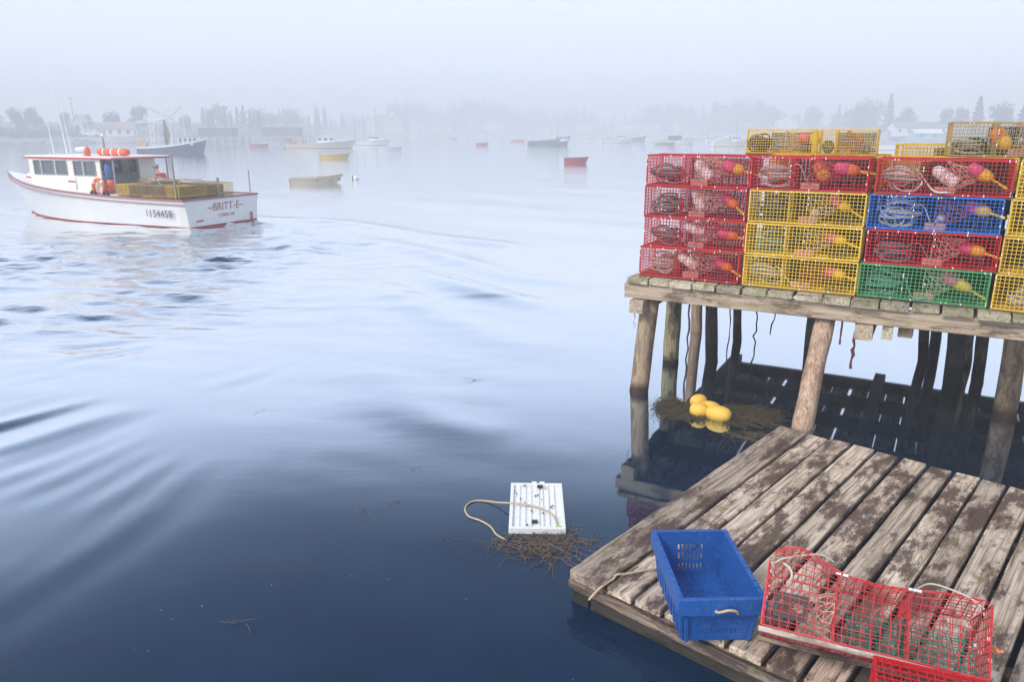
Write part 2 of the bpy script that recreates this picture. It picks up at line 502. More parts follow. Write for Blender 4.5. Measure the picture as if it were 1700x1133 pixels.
for nm, arr in (('chop', CHOP), ('foam', FOAM), ('calm', CALM)):
    a_ = wm_.attributes.new(nm, 'FLOAT', 'POINT')
    a_.data.foreach_set('value', arr.ravel().astype(np.float32))

def water_mat():
    m, n, l, b = nodes_of('harbour water')
    geo = n.new('ShaderNodeNewGeometry')
    at_f = n.new('ShaderNodeAttribute'); at_f.attribute_name = 'foam'
    at_c = n.new('ShaderNodeAttribute'); at_c.attribute_name = 'chop'
    at_k = n.new('ShaderNodeAttribute'); at_k.attribute_name = 'calm'
    fn = n.new('ShaderNodeTexNoise'); fn.inputs['Scale'].default_value = 4.5; fn.inputs['Detail'].default_value = 10
    l.new(geo.outputs['Position'], fn.inputs['Vector'])
    fm = n.new('ShaderNodeMath'); fm.operation = 'MULTIPLY'; l.new(at_f.outputs['Fac'], fm.inputs[0])
    fr = n.new('ShaderNodeMapRange'); fr.inputs['From Min'].default_value = 0.48; fr.inputs['From Max'].default_value = 0.66
    l.new(fn.outputs['Fac'], fr.inputs['Value']); l.new(fr.outputs[0], fm.inputs[1])
    # scattered scum and specks
    sn = n.new('ShaderNodeTexNoise'); sn.inputs['Scale'].default_value = 1.1; sn.inputs['Detail'].default_value = 5
    l.new(geo.outputs['Position'], sn.inputs['Vector'])
    deep = ramp_node(n, [(0.35, (0.002, 0.016, 0.046)), (0.7, (0.003, 0.023, 0.060))])
    l.new(sn.outputs['Fac'], deep.inputs['Fac'])
    vo = n.new('ShaderNodeTexVoronoi'); vo.inputs['Scale'].default_value = 7.0
    l.new(geo.outputs['Position'], vo.inputs['Vector'])
    sp = n.new('ShaderNodeMapRange'); sp.inputs['From Min'].default_value = 0.055; sp.inputs['From Max'].default_value = 0.03; sp.inputs['To Max'].default_value = 1
    l.new(vo.outputs['Distance'], sp.inputs['Value'])
    sn2 = n.new('ShaderNodeTexNoise'); sn2.inputs['Scale'].default_value = 0.8; sn2.inputs['Detail'].default_value = 3
    l.new(geo.outputs['Position'], sn2.inputs['Vector'])
    spm = n.new('ShaderNodeMapRange'); spm.inputs['From Min'].default_value = 0.5; spm.inputs['From Max'].default_value = 0.7; spm.inputs['To Max'].default_value = 0.5
    l.new(sn2.outputs['Fac'], spm.inputs['Value'])
    spk = n.new('ShaderNodeMath'); spk.operation = 'MULTIPLY'; l.new(sp.outputs[0], spk.inputs[0]); l.new(spm.outputs[0], spk.inputs[1])
    wmx = n.new('ShaderNodeMath'); wmx.operation = 'MAXIMUM'; l.new(fm.outputs[0], wmx.inputs[0]); l.new(spk.outputs[0], wmx.inputs[1])
    mx = n.new('ShaderNodeMix'); mx.data_type = 'RGBA'; mx.inputs['B'].default_value = (0.55, 0.6, 0.66, 1)
    l.new(wmx.outputs[0], mx.inputs['Factor']); l.new(deep.outputs[0], mx.inputs['A'])
    # ripples
    mp = n.new('ShaderNodeMapping'); mp.inputs['Scale'].default_value = (0.6, 2.2, 1); mp.inputs['Rotation'].default_value = (0, 0, R(-12))
    l.new(geo.outputs['Position'], mp.inputs['Vector'])
    r1 = n.new('ShaderNodeTexNoise'); r1.inputs['Scale'].default_value = 2.2; r1.inputs['Detail'].default_value = 5; r1.inputs['Roughness'].default_value = 0.55
    l.new(mp.outputs[0], r1.inputs['Vector'])
    mul = n.new('ShaderNodeMath'); mul.operation = 'MULTIPLY'; l.new(r1.outputs['Fac'], mul.inputs[0]); l.new(at_c.outputs['Fac'], mul.inputs[1])
    b1 = n.new('ShaderNodeBump'); b1.inputs['Strength'].default_value = 0.42; b1.inputs['Distance'].default_value = 0.1
    l.new(mul.outputs[0], b1.inputs['Height'])
    # reflectivity rising towards grazing angles, over dark harbour water
    df = n.new('ShaderNodeBsdfDiffuse'); gl = n.new('ShaderNodeBsdfGlossy'); ms = n.new('ShaderNodeMixShader')
    l.new(mx.outputs['Result'], df.inputs['Color'])
    gl.inputs['Color'].default_value = (0.83, 0.915, 1, 1); gl.inputs['Roughness'].default_value = 0.03
    l.new(b1.outputs['Normal'], df.inputs['Normal']); l.new(b1.outputs['Normal'], gl.inputs['Normal'])
    lw = n.new('ShaderNodeLayerWeight'); lw.inputs['Blend'].default_value = 0.5
    l.new(b1.outputs['Normal'], lw.inputs['Normal'])
    fc = n.new('ShaderNodeFloatCurve')
    cv = fc.mapping.curves[0]
    for q, (px_, py_) in enumerate(((0, 0.03), (0.44, 0.05), (0.51, 0.11), (0.57, 0.30), (0.63, 0.62), (0.70, 0.85), (0.80, 0.95), (1, 1))):
        if q in (0,): cv.points[0].location = (px_, py_)
        elif px_ == 1: cv.points[len(cv.points) - 1].location = (px_, py_)
        else: cv.points.new(px_, py_)
    fc.mapping.update()
    l.new(lw.outputs['Facing'], fc.inputs['Value'])
    tn = ramp_node(n, [(0.55, (0.74, 0.87, 1.0)), (0.82, (0.97, 0.985, 1.0))]); l.new(lw.outputs['Facing'], tn.inputs['Fac']); l.new(tn.outputs[0], gl.inputs['Color'])
    l.new(fc.outputs[0], ms.inputs['Fac']); l.new(df.outputs[0], ms.inputs[1]); l.new(gl.outputs[0], ms.inputs[2])
    l.new(ms.outputs[0], n['Material Output'].inputs['Surface'])
    n.remove(b)
    return m
water = place('water', wm_)
wm_.materials.append(water_mat())
tag(water, kind='structure')

# ------------------------------------------------------------------ haze
hz = MB().box(-640, 640, -80, 720, -4.0, 30)
hzm = bpy.data.materials.new('fog')
hzm.use_nodes = True
hn, hl = hzm.node_tree.nodes, hzm.node_tree.links
hn.clear()
ho = hn.new('ShaderNodeOutputMaterial'); hv = hn.new('ShaderNodeVolumePrincipled')
hv.inputs['Color'].default_value = (0.93, 0.95, 0.985, 1)
hv.inputs['Density'].default_value = 0.0048
hv.inputs['Anisotropy'].default_value = 0.0
hl.new(hv.outputs[0], ho.inputs['Volume'])
tag(hz.build('haze', hzm), 'pale fog lying over the whole harbour', 'haze', kind='stuff')

# ------------------------------------------------------------------ pier frame of reference
ZD = 1.42                                        # deck top
PANG = -0.5123
PU = Vector((math.cos(PANG), math.sin(PANG), 0))
PV = Vector((-PU.y, PU.x, 0))                     # away from the camera
PA = Vector((1.5324, 8.8722, ZD)) - PU * 0.06 - PV * 0.13
def pier(a, b, z): return PA + PU * a + PV * b + Vector((0, 0, z - ZD))

def jplank(L, wd, t, seed, nseg=7, rag=0.004, end=0.012):
    """sawn board along local x, top at z=0, softened and slightly uneven edges"""
    r = random.Random(seed)
    mb = MB(); c = min(0.006, t * 0.15)
    xs_ = [L * i / nseg for i in range(nseg + 1)]
    hw = wd / 2
    for i, x in enumerate(xs_):
        a0, a1 = r.uniform(-rag, rag), r.uniform(-rag, rag)
        zt = r.uniform(-rag, rag) * 0.5
        ex = r.uniform(-end, end) if i in (0, nseg) else 0
        pr = [(-hw+a0, -c), (-hw+c+a0, zt), (hw-c+a1, zt), (hw+a1, -c), (hw+a1, -t+c), (hw-c+a1, -t), (-hw+c+a0, -t), (-hw+a0, -t+c)]
        if i in (0, nseg): pr = [(y * 0.985, z * 0.97 - 0.001) for y, z in pr]
        mb.v += [(x + ex + r.uniform(-1, 1) * (end * 0.5 if i in (0, nseg) else 0), y, z) for y, z in pr]
    for i in range(nseg):
        for k in range(8):
            k2 = (k + 1) % 8
            mb.f.append((i*8+k, (i+1)*8+k, (i+1)*8+k2, i*8+k2))
    mb.f.append(tuple(range(8))); mb.f.append(tuple(nseg*8 + k for k in reversed(range(8))))
    return mb

# ------------------------------------------------------------------ pier
DEPTH = 5.8
pier_o = empty('wooden_pier', pier(0, 0, 0), PANG, 'weathered timber pier on round piles carrying the stacked lobster traps', 'pier')
def pl(a, b, z): return (a, b, z)
a = -0.06
i = 0
pitch = []
while a < 8.4:
    wd = rnd.uniform(0.235, 0.275)
    me = jplank(DEPTH, wd, 0.07, 100 + i, 6, 0.006, 0.02).mesh('plank', W_PIER)
    o = place('plank', me, pier_o, (a + wd / 2, rnd.uniform(-0.035, 0.02), ZD + rnd.uniform(-0.004, 0.004)), (0, 0, math.pi / 2 + rnd.uniform(-0.006, 0.006)))
    a += wd + rnd.choice((0.012, 0.018, 0.022, 0.034)); i += 1
# front stringer; back stringers coloured near black for the shade under the deck
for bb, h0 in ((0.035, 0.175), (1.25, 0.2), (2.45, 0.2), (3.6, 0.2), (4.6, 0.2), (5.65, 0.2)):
    me = jplank(8.6, 0.11 if bb > 0.1 else 0.09, h0, int(bb * 100) + 5, 10, 0.005).mesh('stringer', W_BEAM if bb < 0.1 else W_WET_SHADE)
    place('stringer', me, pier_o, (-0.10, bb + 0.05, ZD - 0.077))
# cap timbers across (front to back): under-deck shade coloured in, front end left pale
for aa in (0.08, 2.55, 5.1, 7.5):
    me = jplank(5.55, 0.17, 0.16, int(aa * 77) + 9, 6, 0.005).mesh('cap_timber', W_WET_SHADE)
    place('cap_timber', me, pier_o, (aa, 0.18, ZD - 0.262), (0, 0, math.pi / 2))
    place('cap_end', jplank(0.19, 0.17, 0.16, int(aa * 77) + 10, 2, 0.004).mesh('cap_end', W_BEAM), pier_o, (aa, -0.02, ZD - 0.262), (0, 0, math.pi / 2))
# small end block and hanging block seen below the stringer
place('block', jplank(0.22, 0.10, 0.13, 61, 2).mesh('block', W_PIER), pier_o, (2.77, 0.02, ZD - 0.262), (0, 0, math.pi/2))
place('block', jplank(0.2, 0.14, 0.12, 62, 2).mesh('block', W_BEAM), pier_o, (2.93, 0.16, ZD - 0.262), (0, 0, math.pi/2))
# brace planks between the rear piles
for (p, q) in (((5.2, 3.5, 0.9), (7.4, 3.5, 0.25)),):
    MB().bar(p, q, 0.05, 0.16, caps=True).build('brace', W_PILE3, pier_o)

def pile(px, py, tx, b_line, wpx, mat, seed, top=None, lean=0.0):
    """pile whose waterline centre is at photo pixel (px,py); top leans to pixel column tx"""
    r = random.Random(seed)
    base = at(px, py, 0)
    if b_line:                                   # known to stand on the pier line at depth b_line
        lo, hi = -1.0, 9.0
        for _ in range(40):
            md = (lo + hi) / 2
            w0 = pier(md, b_line, 0)
            if 850 + F_PX * w0.x / (w0.y * CT + CAM_H * ST) < px: lo = md
            else: hi = md
        base = pier(lo, b_line, 0)
    loc = base - pier_o.location
    ca, sa = math.cos(-PANG), math.sin(-PANG)
    lx, ly = loc.x * ca - loc.y * sa, loc.x * sa + loc.y * ca
    # top under the deck on the same upright plane
    top_z = ZD - 0.265 if top is None else top
    wx = (tx - 850.0) / F_PX * (base.y * CT - (top_z - CAM_H) * ST)
    dxw = wx - base.x
    dl = (dxw * ca, dxw * sa + lean)
    rad = wpx / 2 / F_PX * (base.y * CT + CAM_H * ST)
    pts, rr = [], []
    n_ = 11
    for q in range(n_ + 1):
        t = q / n_
        z = -1.2 + (top_z + 1.2) * t
        f_ = z / top_z
        pts.append((lx + dl[0] * f_ + r.uniform(-.006, .006), ly + dl[1] * f_ + r.uniform(-.006, .006), z))
        rr.append(rad * (1.06 - 0.10 * t) * r.uniform(0.97, 1.03))
    mb = MB().tube(pts, rr, 14)
    for v_ in range(len(mb.v)):
        x, y, z = mb.v[v_]
        mb.v[v_] = (x + r.uniform(-.003, .003), y + r.uniform(-.003, .003), z)
    o = mb.build('pile', mat, pier_o, smooth=True)
    return o
pile(1060, 660, 1074, 0.08, 31, W_PILE, 1, lean=0.14)
pile(1113, 603, 1122, 0, 26, W_PILE2, 2)
pile(1156, 552, 1160, 0, 18, W_PILE4, 3)
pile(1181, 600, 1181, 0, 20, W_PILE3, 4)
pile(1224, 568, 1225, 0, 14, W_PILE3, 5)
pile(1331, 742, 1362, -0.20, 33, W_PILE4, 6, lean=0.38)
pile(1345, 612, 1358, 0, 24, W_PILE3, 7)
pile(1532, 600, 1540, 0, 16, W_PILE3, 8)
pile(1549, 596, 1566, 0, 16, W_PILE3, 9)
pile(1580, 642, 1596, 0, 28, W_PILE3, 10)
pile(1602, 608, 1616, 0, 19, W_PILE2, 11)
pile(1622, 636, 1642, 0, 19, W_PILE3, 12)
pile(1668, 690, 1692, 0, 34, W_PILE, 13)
pile(1790, 660, 1830, 0, 34, W_PILE2, 14)
pile(1735, 860, 1790, 0.22, 40, W_PILE2, 15)

# weed, chain and cords hanging from the pier
def hang(px, y0, y1, b, r_, mat, name, label, cat, seed, wig=0.02):
    r = random.Random(seed)
    Y = pier(0, b, 0)
    # intersect column px with the pier line at depth b
    A = pier(0, b, 0); n_ = Vector((PV.x, PV.y, 0))
    a_ = (px - 850.0) / F_PX
    d = Vector((a_, CT + (-(y0 - 566.5) / F_PX) * ST, 0))
    k = n_.dot(Vector((A.x, A.y, 0))) / n_.dot(d)
    p0 = at_y(px, y0, d.y * k); p1 = at_y(px, y1, d.y * k)
    ztop = ZD - 0.065
    pts = []
    for q in range(15):
        t = q / 14
        z = ztop + (p1.z - ztop) * t
        pts.append((r.uniform(-wig, wig) * t, r.uniform(-wig, wig) * t, z))
    mb = MB().tube(pts, [r_ * r.uniform(0.6, 1.4) for _ in pts], 6)
    o = mb.build(name, mat, None, (p0.x, p0.y, 0))
    return tag(o, label, cat)
M_RUST = paint('rusty chain', (0.13,0.035,0.03), 0.9, 0.4, 30)
M_WEED = paint('dark weed', (0.05,0.035,0.02), 0.8, 0.4, 20)
hang(1424, 520, 612, 0.12, 0.014, M_RUST, 'hanging_chain', 'rusty red chain hanging from the pier front beam', 'chain', 1, 0.012)
hang(1399, 530, 572, 0.2, 0.008, M_RUST, 'hanging_spike', 'short rusty rod hanging beside the post block under the pier', 'rod', 2, 0.004)
hang(1053, 515, 545, 0.05, 0.005, M_ROPET, 'frayed_cord', 'short frayed tan cord hanging at the pier corner', 'cord', 3, 0.03)
hang(1145, 512, 612, 2.2, 0.012, M_WEED, 'weedy_rope', 'long dark weedy rope hanging between the mossy piles', 'rope', 4, 0.03)
hang(1213, 516, 578, 3.6, 0.008, M_WEED, 'hanging_rope', 'thin straight dark cord hanging beside the rearmost pile', 'cord', 5, 0.02)
hang(1256, 520, 585, 3.4, 0.010, M_WEED, 'hanging_weed', 'thin crooked dark rope with weed hanging under the pier', 'rope', 6, 0.04)
hang(1284, 522, 556, 2.6, 0.009, M_WEED, 'hanging_twine', 'short knotted dark twine hanging under the pier', 'twine', 7, 0.03)

# ------------------------------------------------------------------ floating dock
ZF = 0.27
F0 = at(947, 945, ZF); F1 = at(1293, 707, ZF); F2 = at(1700, 845, ZF)
FU = (F1 - F0).normalized()                      # along the boards, away
FLEN = (F1 - F0).length
FV = (F2 - F1); FV = (FV - FU * FV.dot(FU)).normalized()   # to the right
FANG = math.atan2(FU.y, FU.x)
dock = empty('floating_dock', (F0.x, F0.y, 0), FANG, 'low floating dock of damp weathered boards moored beside the pier', 'dock')
def dk(l_, r_, z):                               # dock coordinates -> world
    return F0 + FU * l_ + FV * r_ + Vector((0, 0, z - ZF))
y = 0.0
for i in range(17):
    wd = 0.27 if i == 0 else rnd.uniform(0.168, 0.192)
    L = FLEN + (0.0 if i == 0 else rnd.uniform(-0.02, 0.02))
    me = jplank(L, wd, 0.05 if i else 0.075, 300 + i, 10, 0.004, 0.008).mesh('plank', W_FLOAT)
    place('plank', me, dock, (0.0 if i == 0 else rnd.uniform(-0.005, 0.02), -(y + wd / 2), ZF + (0.0 if i == 0 else -0.012 + rnd.uniform(-0.004, 0.004))), (rnd.uniform(-0.01, 0.01), 0, rnd.uniform(-0.003, 0.003)))
    y += wd + (0.02 if i == 0 else rnd.uniform(0.018, 0.036))
WD_ALL = y
for l_ in (0.03, 0.85, 1.65, 2.45, FLEN - 0.14):
    me = jplank(WD_ALL - 0.02, 0.10, 0.11, 400 + int(l_ * 10), 8, 0.004).mesh('cross_beam', W_FRAME)
    place('cross_beam', me, dock, (l_ + 0.05, -0.01, ZF - 0.076), (0, 0, -math.pi / 2))
for r_ in (0.06, 1.6, WD_ALL - 0.08):
    me = jplank(FLEN - 0.08, 0.13, 0.16, 450 + int(r_ * 10), 8, 0.004).mesh('float_log', W_WET_SHADE)
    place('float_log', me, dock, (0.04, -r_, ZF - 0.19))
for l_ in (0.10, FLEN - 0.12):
    place('float_log', jplank(WD_ALL - 0.3, 0.12, 0.17, 470 + int(l_), 8, 0.006).mesh('float_log', W_WET_SHADE), dock, (l_, -0.14, ZF - 0.192), (0, 0, -math.pi / 2))
me = jplank(WD_ALL, 0.03, 0.06, 481, 8, 0.003).mesh('rub_strip', W_FRAME)
place('rub_strip', me, dock, (0.006, 0.0, ZF - 0.082), (0, 0, -math.pi / 2))

# mooring cord lying at the dock corner
rp = [dk(0.62, 0.62, ZF + 0.012), dk(0.42, 0.46, ZF + 0.006), dk(0.2, 0.33, ZF + 0.008), dk(0.12, 0.29, ZF + 0.02), dk(0.10, 0.275, ZF - 0.01), dk(-0.012, 0.26, ZF - 0.02), dk(-0.035, 0.22, ZF - 0.08), dk(-0.06, 0.2, ZF - 0.12)]
tag(MB().tube(smooth_path(rp, 6), 0.008, 6).build('mooring_rope', M_ROPET, smooth=True), 'tan rope tied round the dock corner and running under the blue tote', 'rope')

# ------------------------------------------------------------------ lobster traps
TL, TD, TH = 1.15, 0.53, 0.325
NX, NY, NZ = 31, 14, 9
RUN = 0.025
WW = 0.0050
TM = {}
def net_lines(mb, rings, w=0.004):
    """rings: list of point loops; strings along and around"""
    for a, b in zip(rings[:-1], rings[1:]):
        for p, q in zip(a, b): mb.bar(p, q, w)
        n = len(a)
        for k in range(n):
            mb.bar(a[k], b[(k+1) % n], w)
            mb.bar(a[k], a[(k+1) % n], w * 0.8)

def trap_meshes(c, variant=0):
    key = (c, variant)
    if key in TM: return TM[key]
    m = TRAPC[c]
    hx, hy, z0, z1 = TL / 2, TD / 2, RUN, RUN + TH
    j = 0.0018
    cage = MB()
    cage.grid((-hx, -hy, z0), (TL, 0, 0), (0, 0, TH), NX, NZ, WW, j, 3)
    cage.grid((-hx, hy, z0), (TL, 0, 0), (0, 0, TH), NX, NZ, WW, j, 2)
    cage.grid((-hx, -hy, z0), (TL, 0, 0), (0, TD, 0), NX, NY, WW, j, 1)
    cage.grid((-hx, -hy, z0), (0, TD, 0), (0, 0, TH), NY, NZ, WW, j, 2)
    cage.grid((hx, -hy, z0), (0, TD, 0), (0, 0, TH), NY, NZ, WW, j, 2)
    lid = MB().grid((-hx - 0.004, -hy - 0.004, z1 + 0.006), (TL + 0.008, 0, 0), (0, TD + 0.008, 0), NX, NY, WW, j * 1.5, 3)
    fr = MB()
    e = 0.012
    for sx in (-1, 1):
        for sy in (-1, 1):
            fr.bar((sx*hx, sy*hy, z0), (sx*hx, sy*hy, z1), e)
    for zz in (z0, z1):
        for sy in (-1, 1): fr.bar((-hx, sy*hy, zz), (hx, sy*hy, zz), e)
        for sx in (-1, 1): fr.bar((sx*hx, -hy, zz), (sx*hx, hy, zz), e)
    part = MB().grid((-0.17, -hy + 0.01, z0), (0, TD - 0.02, 0), (0, 0, TH), NY, NZ, WW, j, 1)
    vent = MB()
    vx, vz = 0.27, z0 + 0.02
    for (a0, a1, b0, b1) in ((0, 0.19, 0, 0.022), (0, 0.19, 0.085, 0.107), (0, 0.02, 0.022, 0.085), (0.17, 0.19, 0.022, 0.085), (0.085, 0.105, 0.022, 0.085)):
        vent.box(vx + a0, vx + a1, -hy + 0.006, -hy + 0.02, vz + b0, vz + b1)
    # a net funnel leading from the middle to the right-hand end
    r = random.Random(variant + 3)
    net = MB(); rings = []
    for q in range(6):
        t = q / 5
        xx = 0.02 + 0.30 * t
        s_ = 1 - 0.72 * t
        cz = z0 + TH * (0.5 + 0.12 * t)
        loop = []
        for k in range(14):
            th = 2 * math.pi * k / 14
            ex_ = max(-1, min(1, 1.35 * math.cos(th))); ez_ = max(-1, min(1, 1.35 * math.sin(th)))
            loop.append((xx + r.uniform(-.012, .012), ex_ * (hy - 0.02) * s_ + r.uniform(-.008, .008), cz + ez_ * (TH / 2 - 0.01) * s_ - 0.02 * math.sin(math.pi * t) + r.uniform(-.008, .008)))
        rings.append(loop)
    net_lines(net, rings, 0.0062)
    gnet = MB().grid((-0.20, 0.16, z0 + 0.015), (0.74, 0.05, 0), (0, 0.03, TH - 0.05), 40, 17, 0.0075, 0.004, 2)
    bag = MB()
    rings = []
    for q in range(7):
        t = q / 6
        loop = []
        for k in range(12):
            th = 2 * math.pi * k / 12
            rr = 0.085 * math.sin(math.pi * (0.12 + 0.76 * t)) + r.uniform(-.008, .008)
            loop.append((-0.33 + math.cos(th) * rr * 1.35, 0.06 + math.sin(th) * rr, z0 + 0.012 + 0.17 * t))
        rings.append(loop)
    net_lines(bag, rings, 0.010)
    clips = MB()
    for k in range(9):
        x_ = r.uniform(-hx, hx)
        z_ = r.choice((z0, z1, z1)); sz = r.uniform(0.012, 0.024)
        clips.box(x_, x_ + 0.008, -hy - 0.009, -hy - 0.001, z_ - sz / 2, z_ + sz / 2)
    for k in range(8):
        xx = r.choice((-0.17, hx - 0.004, -hx, 0.03)); zz = r.uniform(z0, z1)
        clips.box(xx - 0.004, xx + 0.005, -hy - 0.009, -hy - 0.001, zz, zz + 0.018)
    brick = MB().box(-0.06, 0.12, -hy + 0.03, -hy + 0.12, z0 + 0.006, z0 + 0.07)
    run = MB().box(-hx - 0.01, hx + 0.01, -0.02, 0.02, 0, RUN - 0.004)
    sock = MB().box(hx - 0.0, hx + 0.012, -0.05, 0.05, z0 + 0.05, z0 + 0.11)
    TM[key] = dict(
        wire_cage=cage.mesh('wire_cage', m), lid=lid.mesh('lid', m), frame=fr.mesh('frame', m), partition=part.mesh('partition', m),
        escape_vent=vent.mesh('escape_vent', M_VENT), net_funnel=net.mesh('net_funnel', M_NETP if variant % 2 == 0 else M_NETR),
        net_panel=gnet.mesh('net_panel', M_NETG), bait_bag=bag.mesh('bait_bag', M_NETT), clips=clips.mesh('hog_rings', M_CLIP),
        brick=brick.mesh('brick', M_BRICK), runner=run.mesh('runner', W_RUN))
    return TM[key]

def trap(loc, rz, c, label, group=None, variant=0, simple=False, tilt=(0, 0), parts=None):
    t = empty('lobster_trap', loc, rz, label, 'lobster trap', group)
    t.rotation_euler = (tilt[0], tilt[1], rz)
    M = trap_meshes(c, variant)
    place('wire_cage', M['wire_cage'], t)
    place('lid', M['lid'], t)
    for sy in (-1, 1): place('runner', M['runner'], t, (0, sy * (TD / 2 - 0.03), 0))
    if not simple:
        place('frame', M['frame'], t)
        place('partition', M['partition'], t)
        for k in ('escape_vent', 'net_funnel', 'net_panel', 'bait_bag', 'brick'):
            if parts is None or k in parts: place(k, M[k], t)
        place('hog_rings', M['clips'], t)['kind'] = 'stuff'
    else:
        place('net_funnel', M['net_funnel'], t)
        place('net_panel', M['net_panel'], t)
    return t

COIL = {}
def coil_mesh(mat, seed, loops=8, r0=0.115, w_=0.0085, flat=0.55):
    key = (mat.name, seed)
    if key in COIL: return COIL[key]
    r = random.Random(seed)
    mb = MB()
    pts = []
    for k in range(loops):
        cx, cy, cz = r.uniform(-.06, .06), r.uniform(-.03, .03), 0.08 + r.uniform(-.05, .07)
        ra, rb = r0 * r.uniform(0.7, 1.35), r0 * r.uniform(0.45, 1.0) * flat * 1.6
        ti, tj = r.uniform(-1.4, 1.4), r.uniform(0, 3.1)
        for q in range(13):
            th = 2 * math.pi * q / 12 + tj
            x, y, z = ra * math.cos(th), rb * math.sin(th) * math.cos(ti), rb * math.sin(th) * math.sin(ti)
            pts.append((cx + x, cy + y, max(0.008, cz + z)))
    # a loose end thrown over the coil and along the floor
    x, y, z = pts[-1]
    tail = [(x, y, z), (0.10, -0.03, 0.12 + r.uniform(0, .06)), (0.2, r.uniform(-.06, .02), r.uniform(0.03, 0.16)), (0.3, r.uniform(-.08, .0), r.uniform(0.01, 0.05)), (0.42, r.uniform(-.08, .02), 0.012)]
    mb.tube(smooth_path(tail, 5), w_ * 0.8, 5)
    mb.tube(smooth_path(pts[::2], 3), w_, 5)
    COIL[key] = mb.mesh('rope_coil', mat, True)
    return COIL[key]

BUOY = {}
def buoy_thing(loc, axis, label, group=None, c1=None, c2=None, cs=None, L=0.30, rad=0.075, stick=0.26, name='lobster_buoy', cat='buoy', style='bullet'):
    """bullet-shaped foam buoy; local z is its axis, body behind, spindle ahead"""
    t = empty(name, loc, 0, label, cat, group)
    t.rotation_mode = 'QUATERNION'
    t.rotation_quaternion = Vector(axis).normalized().to_track_quat('Z', 'Y')
    key = (c1.name, c2.name if c2 else '', L, rad, style)
    if key not in BUOY:
        if style == 'bullet':
            prof = [(0.002, -L*0.5), (rad*0.55, -L*0.495), (rad*0.86, -L*0.45), (rad*0.97, -L*0.35), (rad, -L*0.1), (rad, L*0.05)]
            prof2 = [(rad, L*0.05), (rad*0.99, L*0.2), (rad*0.9, L*0.34), (rad*0.62, L*0.45), (rad*0.25, L*0.5)]
        else:
            prof = [(0.002, -L*0.5), (rad*0.7, -L*0.495), (rad*0.95, -L*0.47), (rad, -L*0.4), (rad, 0.0)]
            prof2 = [(rad, 0.0), (rad*0.99, L*0.2), (rad*0.9, L*0.35), (rad*0.65, L*0.45), (rad*0.2, L*0.5)]
        BUOY[key] = (MB().lathe(prof, 16).mesh('body', c1, True), MB().lathe(prof2, 16).mesh('nose', c2 or c1, True))
    a, b = BUOY[key]
    place('body', a, t); place('nose', b, t)
    if stick:
        MB().tube([(0, 0, L*0.45), (0, 0, L*0.5 + stick)], 0.013, 8).build('spindle', cs or M_LIME, t)
    return t

TPITCH = 0.351
col_a = [0.06, 1.25, 2.44]                       # left ends of the front stacks along the pier
def tr_pos(a, b, lvl, jx=0.0, jy=0.0):
    p = pier(a + TL / 2 + jx, b + TD / 2 + jy, ZD + 0.004 + lvl * TPITCH)
    return p
def in_trap(base, rz, x, y, z):
    c_, s_ = math.cos(rz), math.sin(rz)
    return Vector((base.x + x * c_ - y * s_, base.y + x * s_ + y * c_, base.z + RUN + z))
def axis_in(rz, v):
    c_, s_ = math.cos(rz), math.sin(rz)
    return (v[0] * c_ - v[1] * s_, v[0] * s_ + v[1] * c_, v[2])

LV = ['bottom', 'second lowest', 'second from top', 'top']
stacks = [
 (0, ['red', 'red', 'red', 'red'], 'the all-red stack at the pier corner'),
 (1, ['yellow', 'yellow', 'yellow', 'red'], 'the stack of three yellow traps under a red one'),
 (2, ['green', 'red', 'blue', 'red'], 'the stack that holds the blue and green traps'),
]
GOODS = {
 (0,0): dict(coil='w', white=(-0.03, 0.19, (0.86, 0, -0.5)), b=(M_PINK, M_ORANGE)),
 (0,1): dict(coil='g', white=(-0.02, 0.215, (0.9, 0, -0.28)), b=(M_PINK, M_ORANGE)),
 (0,2): dict(coil='g', white=(0.02, 0.2, (0.35, 0.1, -0.7)), b=(M_PINK, M_ORANGE)),
 (0,3): dict(coil='t', white=(0.05, 0.17, (0.75, 0.1, -0.7)), b=(M_PINK, M_BYEL)),
 (1,0): dict(coil='w', b=(M_PINK, M_BYEL)),
 (1,1): dict(coil='g', b=(M_PINK, M_BYEL)),
 (1,2): dict(coil='b', b=(M_PINK, M_BYEL), whitej=True),
 (1,3): dict(coil='w', b=(M_PINK, M_ORANGE), ob=True),
 (2,0): dict(coil='g', b=(M_PINK, M_BYEL), long=True),
 (2,1): dict(coil='g', b=(M_PINK, M_BYEL)),
 (2,2): dict(coil='w', b=(M_PINK, M_BYEL), whitej=True),
 (2,3): dict(coil='w', b=(M_PINK, M_BYEL), white=(0.02, 0.17, (0.8, 0.1, -0.55))),
}
CM = {'w': M_ROPEW, 'g': M_ROPEG, 't': M_ROPEG, 'b': M_ROPEB}
rj = random.Random(21)
